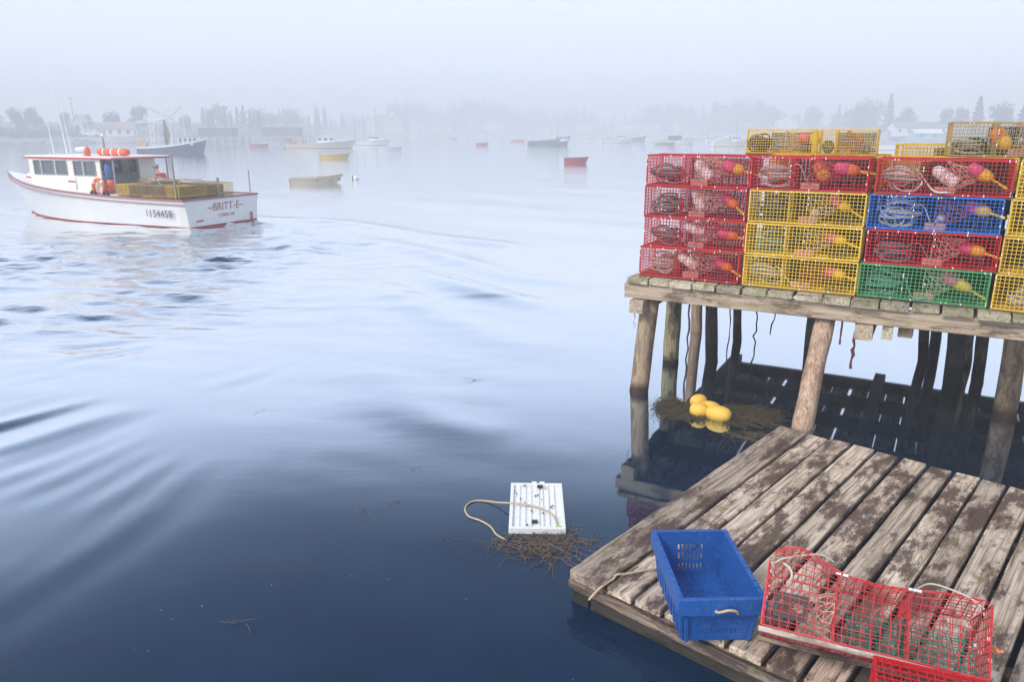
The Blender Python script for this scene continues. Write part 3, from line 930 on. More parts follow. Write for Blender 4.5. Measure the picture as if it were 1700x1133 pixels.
for ci, cols, where in stacks:
    for lv, c in enumerate(cols):
        g = GOODS[(ci, lv)]
        jx = rj.uniform(-0.022, 0.022) + (0.012 * lv if ci != 1 else 0.006 * lv)
        base = tr_pos(col_a[ci], 0.13, lv, jx, rj.uniform(-0.012, 0.02))
        rz = PANG + rj.uniform(-0.02, 0.02)
        only = c not in [q for k, q in enumerate(cols) if k != lv]
        nm = {'blue': 'bright blue wire lobster trap stacked between two red ones', 'green': 'green wire lobster trap standing on the pier planks'}.get(c)
        if nm is None:
            pos_ = LV[lv]
            if ci == 2: pos_ = {1: 'lower of two', 3: 'upper of two'}[lv]
            if ci == 1 and c == 'yellow': pos_ = ['lowest', 'middle', 'uppermost'][lv] + ' of three'
            if ci == 1 and c == 'red':
                nm = 'red wire lobster trap lying on top of three yellow ones'
            elif ci == 1:
                nm = f'yellow wire lobster trap, {pos_} under a red one'
            elif ci == 2:
                nm = 'red wire lobster trap, ' + ('on top of the blue one' if lv == 3 else 'between the blue and the green one')
            else:
                nm = f'red wire lobster trap, {LV[lv]} of the all-red stack'
        t = trap(base, rz, c, nm, 'stacked traps on the pier front', variant=(ci + lv) % 3)
        inw = {'red': 'red', 'yellow': 'yellow', 'blue': 'blue', 'green': 'green'}[c]
        short = nm.replace('wire lobster ', '').replace(', ', ' ').replace(' standing on the pier planks', '')
        # rope
        o = place('rope_coil', coil_mesh(CM[g['coil']], rj.randint(1, 7), 11), None, in_trap(base, rz, -0.35 + rj.uniform(-.02, .05), -0.13, 0.012), (0, 0, rz + rj.uniform(-.4, .4)))
        o.scale = (1.05, 0.95, rj.uniform(1.2, 1.5))
        rc = {'w': 'pale', 'g': 'grey green', 't': 'grey green', 'b': 'dark'}[g['coil']]
        tag(o, f'{rc} coiled rope inside the {short}', 'rope', 'rope coils in the stacked traps')
        # pot buoy
        c1, c2 = g['b']
        c1n, c2n = 'pink', ('orange' if c2 is M_ORANGE else 'yellow')
        ax = (0.86, -0.2, -0.42) if g.get('long') else (0.82 + rj.uniform(-.1, .08), -0.35 + rj.uniform(-.3, .35), -0.36 + rj.uniform(-.28, .26))
        L_ = 0.32 if g.get('long') else 0.25
        bp = in_trap(base, rz, 0.36 + rj.uniform(-.06, .04) if not g.get('long') else 0.30, -0.12, 0.20 + rj.uniform(-.035, .02) if not g.get('long') else 0.19)
        buoy_thing(bp, axis_in(rz, ax), f'{c1n} and {c2n} buoy inside the {short}', 'buoys in the stacked traps', c1, c2, M_BYEL, L_, 0.060, 0.15)
        if 'white' in g:
            x_, z_, a_ = g['white']
            buoy_thing(in_trap(base, rz, x_, -0.16, z_), axis_in(rz, (-a_[0], a_[1], -a_[2])), f'white bullet-shaped buoy inside the {short}', 'white buoys in the stacked traps', M_WHITE, M_WHITE, None, 0.27, 0.062, 0)
        if g.get('whitej'):
            buoy_thing(in_trap(base, rz, 0.07, -0.05, 0.075), axis_in(rz, (0.2, -0.4, 0.9)), f'small white bottle float inside the {short}', 'white buoys in the stacked traps', M_WHITE, M_WHITE, None, 0.15, 0.045, 0)
        if g.get('ob'):
            buoy_thing(in_trap(base, rz, 0.1, 0.02, 0.17), axis_in(rz, (0.5, -0.4, -0.7)), f'orange buoy inside the {short}', 'buoys in the stacked traps', M_ORANGE, M_BYEL, None, 0.24, 0.07, 0)

# right-hand stack, turned end-on to the others
for lv in range(4):
    rz = PANG + R(-7) + rj.uniform(-0.02, 0.02)
    base = tr_pos(3.66 + 0.012 * lv, 0.02, lv)
    o = trap(base, rz, 'yellow', f'yellow wire lobster trap, {LV[lv]} of the stack beside the blue trap', 'stacked traps on the pier front', variant=lv % 3)
    c_ = place('rope_coil', coil_mesh([M_ROPEW, M_ROPEB, M_ROPET, M_ROPEG][lv], 2 + lv % 2, 10), None, in_trap(base, rz, -0.3, -0.12, 0.012), (0, 0, rz + lv))
    tag(c_, ['pale', 'dark blue grey', 'tan', 'grey green'][lv] + f' rope coil inside the {LV[lv]} yellow trap beside the blue one', 'rope', 'rope coils in the stacked traps')
    buoy_thing(in_trap(base, rz, -0.05, -0.1, 0.08), axis_in(rz, (0.6, -0.3, 0.1)), f'white buoy inside the {LV[lv]} yellow trap beside the blue one', 'white buoys in the stacked traps', M_WHITE, M_WHITE, None, 0.24, 0.06, 0)

# rows standing behind
for row in range(1, 4):
    for ci in range(0 if row == 0 else 1, 6):
        if row == 3 and ci < 2: continue
        for lv in range(4):
            b = 0.13 + row * 0.585
            a_ = 1.22 * ci + 0.06 + 0.03 * row
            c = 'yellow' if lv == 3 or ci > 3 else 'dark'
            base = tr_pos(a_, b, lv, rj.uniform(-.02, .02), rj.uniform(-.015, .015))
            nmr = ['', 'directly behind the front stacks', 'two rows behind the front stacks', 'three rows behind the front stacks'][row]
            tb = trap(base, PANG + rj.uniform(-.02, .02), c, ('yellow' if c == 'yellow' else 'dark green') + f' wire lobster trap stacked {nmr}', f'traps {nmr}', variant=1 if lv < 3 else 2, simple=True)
            if row >= 2 and ci >= 2:
                tb.scale.z = 1.08; tb.location.z = ZD + 0.004 + lv * TPITCH * 1.08

# loose traps on top
z5 = ZD + 0.004 + 4 * TPITCH
def top_trap(px0, pxb, b, dz, rzoff, c, label, variant, sx=1.0, sz=1.0):
    A = pier(0, b, 0); n_ = Vector((PV.x, PV.y, 0))
    a_ = (px0 - 850.0) / F_PX
    d = Vector((a_, CT + (-(pxb - 566.5) / F_PX) * ST, 0))
    k = n_.dot(Vector((A.x, A.y, 0))) / n_.dot(d)
    p = Vector((d.x * k, d.y * k, z5 + dz))
    rz = PANG + rzoff
    p += Vector((math.cos(rz), math.sin(rz), 0)) * (TL * sx / 2) + Vector((-math.sin(rz), math.cos(rz), 0)) * (TD / 2)
    tt_ = trap(p, rz, c, label, 'loose traps on top of the stacks', variant=variant)
    tt_.scale.x = sx; tt_.scale.z = sz
    return p, rz, tt_
p, rz, _ = top_trap(1238, 257, 1.02, 0.0, R(10), 'yellow', 'yellow wire lobster trap with lime buoy lying on top behind the red traps', 0, 0.72, 0.8)
buoy_thing(in_trap(p, rz, 0.28, -0.14, 0.15), axis_in(rz, (0.9, -0.2, -0.1)), 'pink and lime buoy inside the yellow trap lying on top', None, M_PINK, M_LIME, M_LIME, 0.24, 0.062, 0)
tag(place('rope_coil', coil_mesh(M_ROPEB, 3, 10), None, in_trap(p, rz, -0.28, -0.1, 0.012), (0, 0, 0.4)), 'dark rope coil inside the yellow trap lying on top', 'rope')
p, rz, _ = top_trap(1346, 262, 0.74, 0.0, R(2), 'yellow', 'yellow wire lobster trap set askew on top, beside the gap over the red traps', 1, 0.56, 0.8)
p, rz, _ = top_trap(1577, 250, 0.86, 0.0, R(5), 'tan', 'dull tan-yellow wire lobster trap lying on top of yellow ones', 2)
buoy_thing(in_trap(p, rz, -0.12, -0.12, 0.16), axis_in(rz, (0.5, -0.5, -0.75)), 'orange and yellow buoy inside the dull tan-yellow trap', None, M_ORANGE, M_BYEL, None, 0.26, 0.075, 0)
tag(place('rope_coil', coil_mesh(M_ROPEW, 1, 10), None, in_trap(p, rz, -0.42, -0.1, 0.012), (0, 0, 0.1)), 'pale rope coil inside the dull tan-yellow trap', 'rope')

# ------------------------------------------------------------------ red trap with a sprung lid on the dock
def open_trap():
    # tipped back on its rear edge, its front edge propped on the trap lying before it
    A0 = at(1267, 1056, ZF + 0.015)
    rz, phi, L, D = R(-24), R(41), 1.03, 0.50
    n_ = Vector((-math.sin(rz), math.cos(rz), 0))
    A = A0 - n_ * D * math.cos(phi) + Vector((0, 0, D * math.sin(phi)))
    t = empty('lobster_trap', A, rz, 'red wire lobster trap with sprung lid tipped back beside the blue tote', 'lobster trap')
    t.rotation_euler = (-phi, 0, rz)
    m = TRAPC['red']; z0, z1 = 0.0, 0.34
    nx, nz, ny = 24, 8, 11
    w_ = 0.0038; j = 0.0025
    def wob(a, b, p): return p + Vector((0, 0.012 * math.sin(9 * a + 2 * b) * b, -0.018 * math.sin(math.pi * a) * b + 0.01 * math.sin(7 * a) * b))
    # side sheets
    MB().grid((0, 0, z0), (L, 0, 0), (0, 0, z1 - z0), nx, nz, w_, j * 1.6, 5, wob).build('front_panel', m, t)
    MB().grid((0, D, z0), (L, 0, 0), (0, 0, z1 - z0), nx, nz, w_, j, 4).build('back_panel', m, t)
    MB().grid((0, 0, z0), (L, 0, 0), (0, D, 0), nx, ny, w_, j, 3).build('bottom_panel', m, t)
    MB().grid((0, 0, z0), (0, D, 0), (0, 0, z1 - z0), ny, nz, w_, j, 3).build('end_panel', m, t)
    MB().grid((L, 0, z0), (0, D, 0), (0, 0, z1 - z0), ny, nz, w_, j, 3).build('end_panel', m, t)
    MB().grid((L * 0.34, 0.01, z0), (0, D - 0.02, 0), (0, 0, z1 - z0 - 0.01), ny, nz, w_, j, 3).build('partition', m, t)
    MB().grid((L * 0.66, 0.01, z0), (0, D - 0.02, 0), (0, 0, z1 - z0 - 0.01), ny, nz, w_, j, 3).build('partition', m, t)
    def bend(a, b, p):
        up = 0.085 * math.exp(-((a - 0.12) / 0.16) ** 2) + 0.035 + 0.018 * math.sin(9 * a)
        return p + Vector((0, 0, up * math.sin(math.pi * min(1, 0.12 + b)) - 0.018 * math.sin(math.pi * a)))
    MB().grid((0.02, 0.02, z1 + 0.006), (L - 0.03, 0, 0), (0, D - 0.03, 0), nx, 11, w_, j, 8, bend).build('lid', m, t)
    fr = MB(); e = 0.007
    for xx in (0, L):
        for yy in (0, D): fr.bar((xx, yy, z0), (xx, yy, z1), e)
        fr.bar((xx, 0, z0), (xx, D, z0), e); fr.bar((xx, 0, z1), (xx, D, z1), e)
    fr.bar((0, D, z1), (L, D, z1), e)
    fr.bar((0, 0, z0), (L, 0, z0), e)
    fr.build('frame', m, t)
    W_RAIL = wood('pale rail wood', (0.6,0.52,0.46), (0.48,0.4,0.34), (0.25,0.19,0.15), (0.25,0.17,0.13), 0.3)
    for (y_, mw) in ((0.012, W_RAIL), (D - 0.02, W_RUN)):
        place('runner', jplank(L + 0.03, 0.035, 0.028, 700 + int(y_ * 50), 10, 0.003).mesh('runner', mw), t, (-0.015, y_, -0.006))
    v = MB()
    for (a0, a1, b0, b1) in ((0, 0.2, 0, 0.03), (0, 0.2, 0.07, 0.1), (0, 0.03, 0.03, 0.07), (0.17, 0.2, 0.03, 0.07)):
        v.box(0.05 + a0 * 0.85, 0.05 + a1 * 0.85, 0.008, 0.022, 0.06 + b0 * 1.3, 0.06 + b1 * 1.3)
    v.build('escape_vent', M_VENT, t)
    r = random.Random(5)
    net = MB(); rings = []
    for q in range(6):
        tt = q / 5; loop = []
        for k in range(14):
            th = 2 * math.pi * k / 14
            s_ = 1 - 0.6 * tt
            loop.append((L * 0.33 - 0.2 * tt + r.uniform(-.01, .01), D / 2 + math.cos(th) * 0.22 * s_, 0.15 + math.sin(th) * 0.12 * s_ + r.uniform(-.01, .01)))
        rings.append(loop)
    net_lines(net, rings, 0.0035); net.build('net_funnel', M_NETP, t)
    g = MB()
    g.grid((L * 0.40, 0.06, z0 + 0.01), (L * 0.56, 0.02, 0.0), (0, 0.16, 0.19), 26, 12, 0.0042, 0.009, 4)
    g.grid((L * 0.62, 0.06, z0 + 0.01), (L * 0.06, D * 0.7, 0.0), (0.02, 0, 0.2), 12, 8, 0.004, 0.012, 3)
    g.build('net_panel', paint('green netting', (0.03, 0.17, 0.12), 0.8, 0.4, 14), t)
    cl = MB()
    for k in range(26):
        zz = r.uniform(z0, z1); xx = r.choice((0, L)); yy = r.uniform(0, D)
        cl.box(xx - 0.006, xx + 0.006, yy, yy + 0.008, zz, zz + 0.016)
    for k in range(5):
        xx = L * (0.33 if k % 2 else 0.66) + r.uniform(-.03, .03)
        cl.box(xx, xx + 0.025, -0.006, 0.004, z1 - 0.006, z1 + 0.006)
    cl.build('hog_rings', M_CLIP, t)['kind'] = 'stuff'
    # elastic lacing
    MB().tube(smooth_path([(0.03, 0.0, z1 - 0.01), (0.08, 0.02, z1 + 0.03), (0.24, 0.1, z1 + 0.10), (0.32, 0.16, z1 + 0.09)], 6), 0.005, 5).build('bungee', M_ROPEW, t)
    MB().tube(smooth_path([(L - 0.03, 0.0, z1 - 0.02), (L - 0.1, 0.03, z1 + 0.03), (L - 0.24, 0.1, z1 + 0.07), (L - 0.3, 0.2, z1 + 0.05)], 6), 0.005, 5).build('bungee', M_ROPEW, t)
    MB().tube(smooth_path([(0.07, 0.01, z1), (0.11, -0.008, z1 - 0.03), (0.12, -0.008, z1 - 0.07), (0.10, 0.02, z1 - 0.1)], 6), 0.006, 5).build('bungee', M_ROPEW, t)
    kn = []
    for q in range(9): kn.append((L + 0.01 + 0.01 * q * r.uniform(0.5, 1.2), 0.12 + r.uniform(-.015, .015), 0.16 + r.uniform(-.012, .012)))
    MB().tube(kn, 0.011, 5).build('rope_knot', paint('orange twine', (0.7,0.26,0.13), 0.9, 0.3, 30), t)
    return t, rz, A
ot, orz, oA = open_trap()
# the next trap in front of it
nf = at(1452, 1092, ZF + 0.345)
fr_z = orz + R(2)
pp = Vector((nf.x, nf.y, ZF - 0.008)) + Vector((math.cos(fr_z), math.sin(fr_z), 0)) * (TL / 2) - Vector((-math.sin(fr_z), math.cos(fr_z), 0)) * (TD / 2)
trap(pp, fr_z, 'red', 'red wire lobster trap lying flat, propping up the tipped red trap', None, variant=2, parts=('net_funnel', 'net_panel'))

# ------------------------------------------------------------------ blue tote
M_TOTE = paint('blue tote plastic', (0.010,0.090,0.34), 0.42, 0.22, 16, dirt=0.5, dirtc=(0.05,0.19,0.46))
def tote():
    zr = ZF + 0.31
    c00, c10 = at(1138, 1003, zr), at(1262, 985, zr)     # near rim corners
    c01, c11 = at(1087, 885, zr), at(1202, 878, zr)      # far rim corners
    W = ((c10 - c00).length + (c11 - c01).length) / 2
    ctr = (c00 + c10 + c01 + c11) / 4
    ydir = ((c01 + c11) - (c00 + c10)).normalized()
    rz = math.atan2(ydir.y, ydir.x) - math.pi / 2
    Lg = ((c01 - c00).length + (c11 - c10).length) / 2
    t = empty('storage_tote', (ctr.x, ctr.y, ZF - 0.004), rz, 'empty bright blue plastic tote with rope handles standing on the dock', 'tote')
    hw, hl = W / 2, Lg / 2
    Hh = 0.31; tp = 0.86; th = 0.008
    def sc_(z): return tp + (1 - tp) * z / Hh
    def wall(name, horiz, sgn, slots):
        """a wall with vent slots, built of strips round the openings"""
        mb = MB()
        half = hw if horiz else hl
        zs = [0.0]; 
        rows = slots[0]; cols_ = slots[1]
        zb = sorted({0.0, Hh} | {z for r0, r1 in rows for z in (r0, r1)})
        xb = sorted({-1.0, 1.0} | {x for a_, b_ in cols_ for x in (a_, b_)})
        for zi in range(len(zb) - 1):
            za, zc = zb[zi], zb[zi+1]
            isrow = any(abs(za - r0) < 1e-6 for r0, r1 in rows)
            spans = [(xb[q], xb[q+1]) for q in range(len(xb) - 1)] if isrow else [(-1.0, 1.0)]
            for (xa, xc) in spans:
                if isrow and any(abs(xa - c0) < 1e-6 for c0, c1 in cols_): continue
                pts = []
                for dd in (0, th):
                    for (x, z) in ((xa, za), (xc, za), (xc, zc), (xa, zc)):
                        s_ = sc_(z)
                        if horiz: pts.append((x * (hw * s_), sgn * (hl * s_ - dd), z))
                        else: pts.append((sgn * (hw * s_ - dd), x * (hl * s_), z))
                mb.add(pts, [(0,1,2,3),(7,6,5,4),(0,4,5,1),(1,5,6,2),(2,6,7,3),(3,7,4,0)])
        # ribs
        nr = 5 if horiz else 9
        for q in range(nr):
            x = -0.9 + 1.8 * q / (nr - 1)
            if horiz and abs(x) < 0.5: continue
            for (zlo, zhi) in ((0.0, Hh * 0.62),):
                for s1 in (1,):
                    if horiz: p0 = (x * hw * sc_(zlo), sgn * (hl * sc_(zlo) + 0.004), zlo + 0.004); p1 = (x * hw * sc_(zhi), sgn * (hl * sc_(zhi) + 0.004), zhi)
                    else: p0 = (sgn * (hw * sc_(zlo) + 0.004), x * hl * sc_(zlo), zlo + 0.004); p1 = (sgn * (hw * sc_(zhi) + 0.004), x * hl * sc_(zhi), zhi)
                    mb.bar(p0, p1, 0.028, 0.016, caps=True)
        return mb.build(name, M_TOTE, t)
    endc = [(-0.46 + 0.115 * q, -0.46 + 0.115 * q + 0.05) for q in range(9)]
    sidec = [(-0.6 + 0.05 * q * 1.9, -0.6 + 0.095 * q + 0.035) for q in range(13)]
    sidec = [(a_, a_ + 0.035) for a_ in [-0.6 + 0.1 * q for q in range(13)]]
    wall('end_wall', True, -1, ([(0.05, 0.09), (0.115, 0.15)], endc))
    wall('end_wall', True, 1, ([(0.06, 0.10), (0.13, 0.17), (0.19, 0.225)], endc[1:8]))
    wall('side_wall', False, -1, ([(0.05, 0.085)], sidec))
    wall('side_wall', False, 1, ([(0.05, 0.085)], sidec))
    fl = MB().box(-hw * tp + 0.005, hw * tp - 0.005, -hl * tp + 0.005, hl * tp - 0.005, 0.006, 0.016)
    for q in range(9):
        for k in range(6):
            xx = -hw * tp * 0.85 + (2 * hw * tp * 0.85) * k / 5; yy = -hl * tp * 0.9 + (2 * hl * tp * 0.9) * q / 8
            fl.box(xx - 0.018, xx + 0.018, yy - 0.006, yy + 0.006, 0.016, 0.020)
    fl.build('base', M_TOTE, t)
    rim = MB()
    ro, ri = 0.016, 0.012
    for sgn in (-1, 1):
        rim.box(-hw - ro, hw + ro, sgn * hl - (ri if sgn > 0 else ro), sgn * hl + (ro if sgn > 0 else ri), Hh - 0.012, Hh + 0.002)
        rim.box(sgn * hw - (ri if sgn > 0 else ro), sgn * hw + (ro if sgn > 0 else ri), -hl + ri + 0.001, hl - ri - 0.001, Hh - 0.012, Hh + 0.0012)
        # deep outer apron below the rim
        rim.box(-hw - ro + 0.001, hw + ro - 0.001, sgn * (hl + ro - 0.001) - 0.003, sgn * (hl + ro - 0.001) + 0.003, Hh - 0.10, Hh - 0.0125)
        rim.box(sgn * (hw + ro - 0.001) - 0.003, sgn * (hw + ro - 0.001) + 0.003, -hl - ro + 0.006, hl + ro - 0.006, Hh - 0.10, Hh - 0.0125)
        for q in range(7):
            xx = -hw + 2 * hw * (q + 0.5) / 7
            rim.box(xx - 0.003, xx + 0.003, sgn * hl - 0.011, sgn * hl + 0.015, Hh + 0.002, Hh + 0.006)
        for q in range(11):
            yy = -hl + 2 * hl * (q + 0.5) / 11
            rim.box(sgn * hw - 0.011, sgn * hw + 0.015, yy - 0.003, yy + 0.003, Hh + 0.0012, Hh + 0.005)
        rim.box(-0.035, 0.035, sgn * (hl + ro) - 0.006, sgn * (hl + ro) + 0.006, Hh - 0.085, Hh - 0.004)
    # interlocking hinge teeth along the long rims
    rim.build('rim', M_TOTE, t, bevel=0.0025)
    for sgn in (-1, 1):
        y_ = sgn * (hl + ro)
        MB().tube(smooth_path([(-0.045, y_ - sgn * 0.01, Hh - 0.07), (-0.03, y_ + sgn * 0.018, Hh - 0.065), (0.02, y_ + sgn * 0.03, Hh - 0.045), (0.065, y_ + sgn * 0.025, Hh - 0.055), (0.085, y_ + sgn * 0.005, Hh - 0.085), (0.083, y_ - sgn * 0.01, Hh - 0.09)], 6), 0.008, 6).build('rope_handle', M_ROPET, t, smooth=True)
    return t
tote()

# ------------------------------------------------------------------ floating white lid with a loop of line, weed
def lid_panel():
    c = [at(848, 803, 0.05), at(934, 804, 0.05), at(938, 880, 0.05), at(845, 879, 0.05)]
    ctr = sum(c, Vector()) / 4
    W = ((c[1] - c[0]).length + (c[2] - c[3]).length) / 2
    D = ((c[0] - c[3]).length + (c[1] - c[2]).length) / 2
    xd = (c[2] - c[3]) + (c[1] - c[0])
    rz = math.atan2(xd.y, xd.x)
    M_P = paint('white lid plastic', (0.80,0.81,0.80), 0.4, 0.04, 10, dirt=0.3, dirtc=(0.62,0.58,0.4))
    t = empty('plastic_lid', (ctr.x, ctr.y, 0), rz, 'ribbed white plastic lid afloat with a loop of line', 'lid')
    hw, hd = W / 2, D / 2
    MB().box(-hw, hw, -hd, hd, 0.005, 0.035).build('plate', M_P, t, bevel=0.004)
    fr = MB(); z0, z1 = 0.0355, 0.056
    for s in (-1, 1):
        fr.box(-hw, hw, s * hd - (0.03 if s > 0 else 0), s * hd + (0 if s > 0 else 0.03), z0, z1)
        fr.box(s * hw - (0.028 if s > 0 else 0), s * hw + (0 if s > 0 else 0.028), -hd + 0.031, hd - 0.031, z0, z1)
    fr.build('border', M_P, t, bevel=0.003)
    for k in range(7):
        x = -hw + 0.03 + (2 * hw - 0.06) * (k + 1) / 8
        wd = 0.022 if k in (3,) else 0.005
        MB().box(x - wd, x + wd, -hd + 0.031, hd - 0.031, z0, z0 + 0.009 + 0.0004 * k).build('rib', M_P, t)
    for k in range(7):
        y_ = -hd + 0.03 + (2 * hd - 0.06) * (k + 1) / 8
        MB().box(-hw + 0.029, hw - 0.029, y_ - 0.005, y_ + 0.005, z0 + 0.0004, z0 + 0.006 + 0.0003 * k).build('cross_rib', M_P, t)
    for (x, y_, s) in ((0.03, hd - 0.07, 1), (-0.02, -hd + 0.11, -1)):
        MB().box(x - 0.024, x + 0.024, y_ - 0.022, y_ + 0.022, z1 - 0.004, z1 + 0.006).build('latch', M_VENT, t)
    for s in (-0.02, 0.05):
        MB().box(s - 0.022, s + 0.022, hd - 0.002, hd + 0.02, 0.02, z1 + 0.004).build('hinge_tab', M_P, t)
    MB().box(hw - 0.085, hw - 0.03, -hd + 0.034, -hd + 0.05, z1 - 0.003, z1 + 0.001).build('sticker', paint('lime sticker', (0.4,0.62,0.03), 0.5), t)
    dk_ = MB()
    r = random.Random(3)
    for k in range(16):
        x, y_ = r.uniform(-hw + .03, hw - .03), r.uniform(-hd + .04, hd - .04)
        s = r.uniform(0.003, 0.007)
        dk_.box(x - s, x + s, y_ - s * 1.6, y_ + s * 1.6, z1 - 0.004, z1 + 0.001)
    dk_.build('slots', M_VENT, t)
lid_panel()
zz = 0.012
pts = [at(928, 884, 0.02), at(921, 862, 0.066), at(910, 850, 0.066), at(880, 840, 0.066), at(846, 836, 0.066), at(826, 835, 0.03), at(800, 832, zz), at(782, 834, zz), at(772, 845, zz), at(778, 858, zz), at(797, 865, zz), at(814, 875, zz), at(824, 888, zz), at(842, 899, 0.0)]
tag(MB().tube(smooth_path(pts, 7), 0.0075, 6).build('floating_rope', M_ROPET, smooth=True), 'loop of tan line lying over the white lid and floating beside it', 'rope')

def weed(name, label, ctr, rx, ry, nst, seed, mat, z=0.004, L=(0.08, 0.3), w_=0.0028, leaf=0.0, dirs=None):
    r = random.Random(seed)
    mb = MB()
    for k in range(nst):
        th = r.uniform(0, 6.28); q = math.sqrt(r.random())
        x, y_ = rx * q * math.cos(th), ry * q * math.sin(th)
        a_ = (dirs + r.gauss(0, 0.5)) if dirs is not None else r.uniform(0, 6.28)
        ln = r.uniform(*L)
        pts = []
        for s in range(5):
            a_ += r.uniform(-.55, .55)
            pts.append((x, y_, z + r.uniform(-.003, .010) + (0.02 if leaf else 0) * (1 - q) * r.random()))
            x += math.cos(a_) * ln / 4; y_ += math.sin(a_) * ln / 4
        mb.tube(pts, [w_, w_, w_ * .9, w_ * .8, w_ * .5], 3, caps=False)
        if leaf:
            for s in range(7):
                p = r.choice(pts); b = r.uniform(0, 6.28); sz = leaf * r.uniform(0.5, 1.3)
                px, py, pz = p[0] + r.uniform(-.02, .02), p[1] + r.uniform(-.02, .02), p[2] + r.uniform(0, 0.02)
                mb.add([(px, py, pz), (px + sz * math.cos(b), py + sz * math.sin(b), pz + r.uniform(0, .012)), (px + sz * math.cos(b + .9), py + sz * math.sin(b + .9), pz + r.uniform(0, .012))], [(0, 1, 2)])
    o = mb.build(name, mat, None, ctr)
    return tag(o, label, 'seaweed')
M_SW1 = paint('brown seaweed', (0.13,0.085,0.05), 0.6, 0.5, 12, dirt=0.5, dirtc=(0.3,0.22,0.1))
M_SW2 = paint('olive seaweed', (0.075,0.058,0.03), 0.6, 0.5, 12, dirt=0.4, dirtc=(0.2,0.13,0.055))
weed('seaweed', 'brown stringy seaweed floating against the white lid', at(905, 905, 0), 0.32, 0.2, 120, 1, M_SW1, L=(0.1, 0.34), leaf=0.012)
weed('seaweed', 'fine brown seaweed fan at the end of the floating line', at(850, 905, 0), 0.22, 0.12, 30, 2, M_SW1, L=(0.1, 0.3))
weed('seaweed', 'bushy brown seaweed patch between the pier pile and the yellow floats', at(1125, 683, 0), 0.24, 0.36, 330, 3, M_SW2, z=0.008, L=(0.06, 0.2), leaf=0.022)
weed('seaweed', 'dark feathery seaweed streaming from the yellow floats towards the dock', at(1225, 690, 0), 0.38, 0.30, 300, 4, M_SW2, z=0.006, L=(0.1, 0.3), leaf=0.018, dirs=-0.25)
weed('seaweed', 'thin dark seaweed trailing into the water near the dock corner', at(1235, 722, 0), 0.26, 0.10, 70, 5, M_SW2, z=0.003, L=(0.1, 0.3), dirs=-0.4)
for k, (x, y_, s) in enumerate([(790, 632, 0.16), (783, 671, 0.12), (745, 723, 0.1), (690, 780, 0.1), (608, 852, 0.12), (667, 833, 0.1), (395, 1038, 0.12), (437, 683, 0.12), (740, 893, .1)]):
    weed('drift_weed', 'wisp of drifting weed on the open water', at(x, y_, 0), s * 0.5, s * 0.25, 5, 30 + k, M_SW1, z=0.004, L=(s * 0.5, s * 1.2), w_=0.0016)['group'] = 'wisps of drifting weed'

# yellow floats in a cluster
M_YF = paint('yellow float paint', (0.82,0.50,0.07), 0.55, 0.1, 9, dirt=0.25, dirtc=(0.5,0.28,0.05))
for k, (x, y_, L_, rad, ax, lb) in enumerate([
    (1159, 675, 0.20, 0.088, (0.9, 0.3, 0.12), 'pale yellow float at the back of the floating cluster'),
    (1160, 690, 0.21, 0.092, (0.95, -0.15, 0.05), 'round yellow float in the cluster, beside the brown seaweed patch'),
    (1177, 686, 0.24, 0.085, (0.8, -0.5, 0.06), 'yellow float wedged in the middle of the floating cluster'),
    (1192, 696, 0.29, 0.098, (0.78, -0.6, 0.04), 'largest oval yellow float with a rope eye, trailing dark seaweed')]):
    p = at(x, y_, 0.0)
    t = empty('yellow_float', (p.x, p.y, 0.058), 0, lb, 'float', 'yellow floats in the seaweed')
    t.rotation_mode = 'QUATERNION'; t.rotation_quaternion = Vector(ax).normalized().to_track_quat('Z', 'Y')
    prof = [(0.004, -L_/2)] + [(rad * math.sin(math.pi * q / 12) ** 0.75, -L_/2 * math.cos(math.pi * q / 12)) for q in range(1, 12)] + [(0.004, L_/2)]
    MB().lathe(prof, 18).build('body', M_YF, t, smooth=True)
    MB().lathe([(0.006, L_/2 - 0.004), (0.014, L_/2 + 0.008), (0.010, L_/2 + 0.03)], 8).build('eye', M_VENT, t)

# ------------------------------------------------------------------ boats
M_HULLW = paint('white hull paint', (0.80,0.80,0.79), 0.3, 0.04, 1.5, dirt=0.15, dirtc=(0.62,0.55,0.42))
M_HULLC = paint('cream hull paint', (0.76,0.68,0.52), 0.4, 0.05, 1.5)
M_MAROON = paint('maroon trim', (0.36,0.12,0.14), 0.4, 0.15, 3)
M_REDT = paint('red trim', (0.55,0.03,0.03), 0.4, 0.15, 3)
M_BOTR = paint('red bottom paint', (0.32,0.025,0.02), 0.55, 0.2, 3)
M_DECK = paint('grey deck paint', (0.42,0.43,0.43), 0.7, 0.15, 3)
M_CREAM = paint('cream cabin paint', (0.80,0.76,0.66), 0.4, 0.04, 2)
M_CABW = paint('white cabin paint', (0.80,0.81,0.81), 0.35, 0.04, 2)
M_GREENH = paint('green hull paint', (0.05,0.17,0.13), 0.4, 0.15, 2)
M_BLUEH = paint('dark blue hull paint', (0.03,0.06,0.13), 0.4, 0.15, 2)
M_LBLUE = paint('light blue hull paint', (0.2,0.42,0.6), 0.4, 0.15, 2)
M_YELH = paint('yellow hull paint', (0.75,0.48,0.10), 0.45, 0.12, 2)
M_REDH = paint('red hull paint', (0.42,0.05,0.06), 0.45, 0.15, 2)
M_GREYB = paint('grey brown timber', (0.30,0.27,0.24), 0.8, 0.25, 4)
M_DARKT = paint('dark shed cladding', (0.10,0.105,0.12), 0.85, 0.2, 3)
M_OR = paint('orange canvas', (0.80,0.13,0.03), 0.6, 0.15, 5)
M_BLUEJ = paint('blue oilskin', (0.06,0.12,0.34), 0.6, 0.15, 5)
M_TYRE = paint('black rubber', (0.02,0.02,0.022), 0.7)
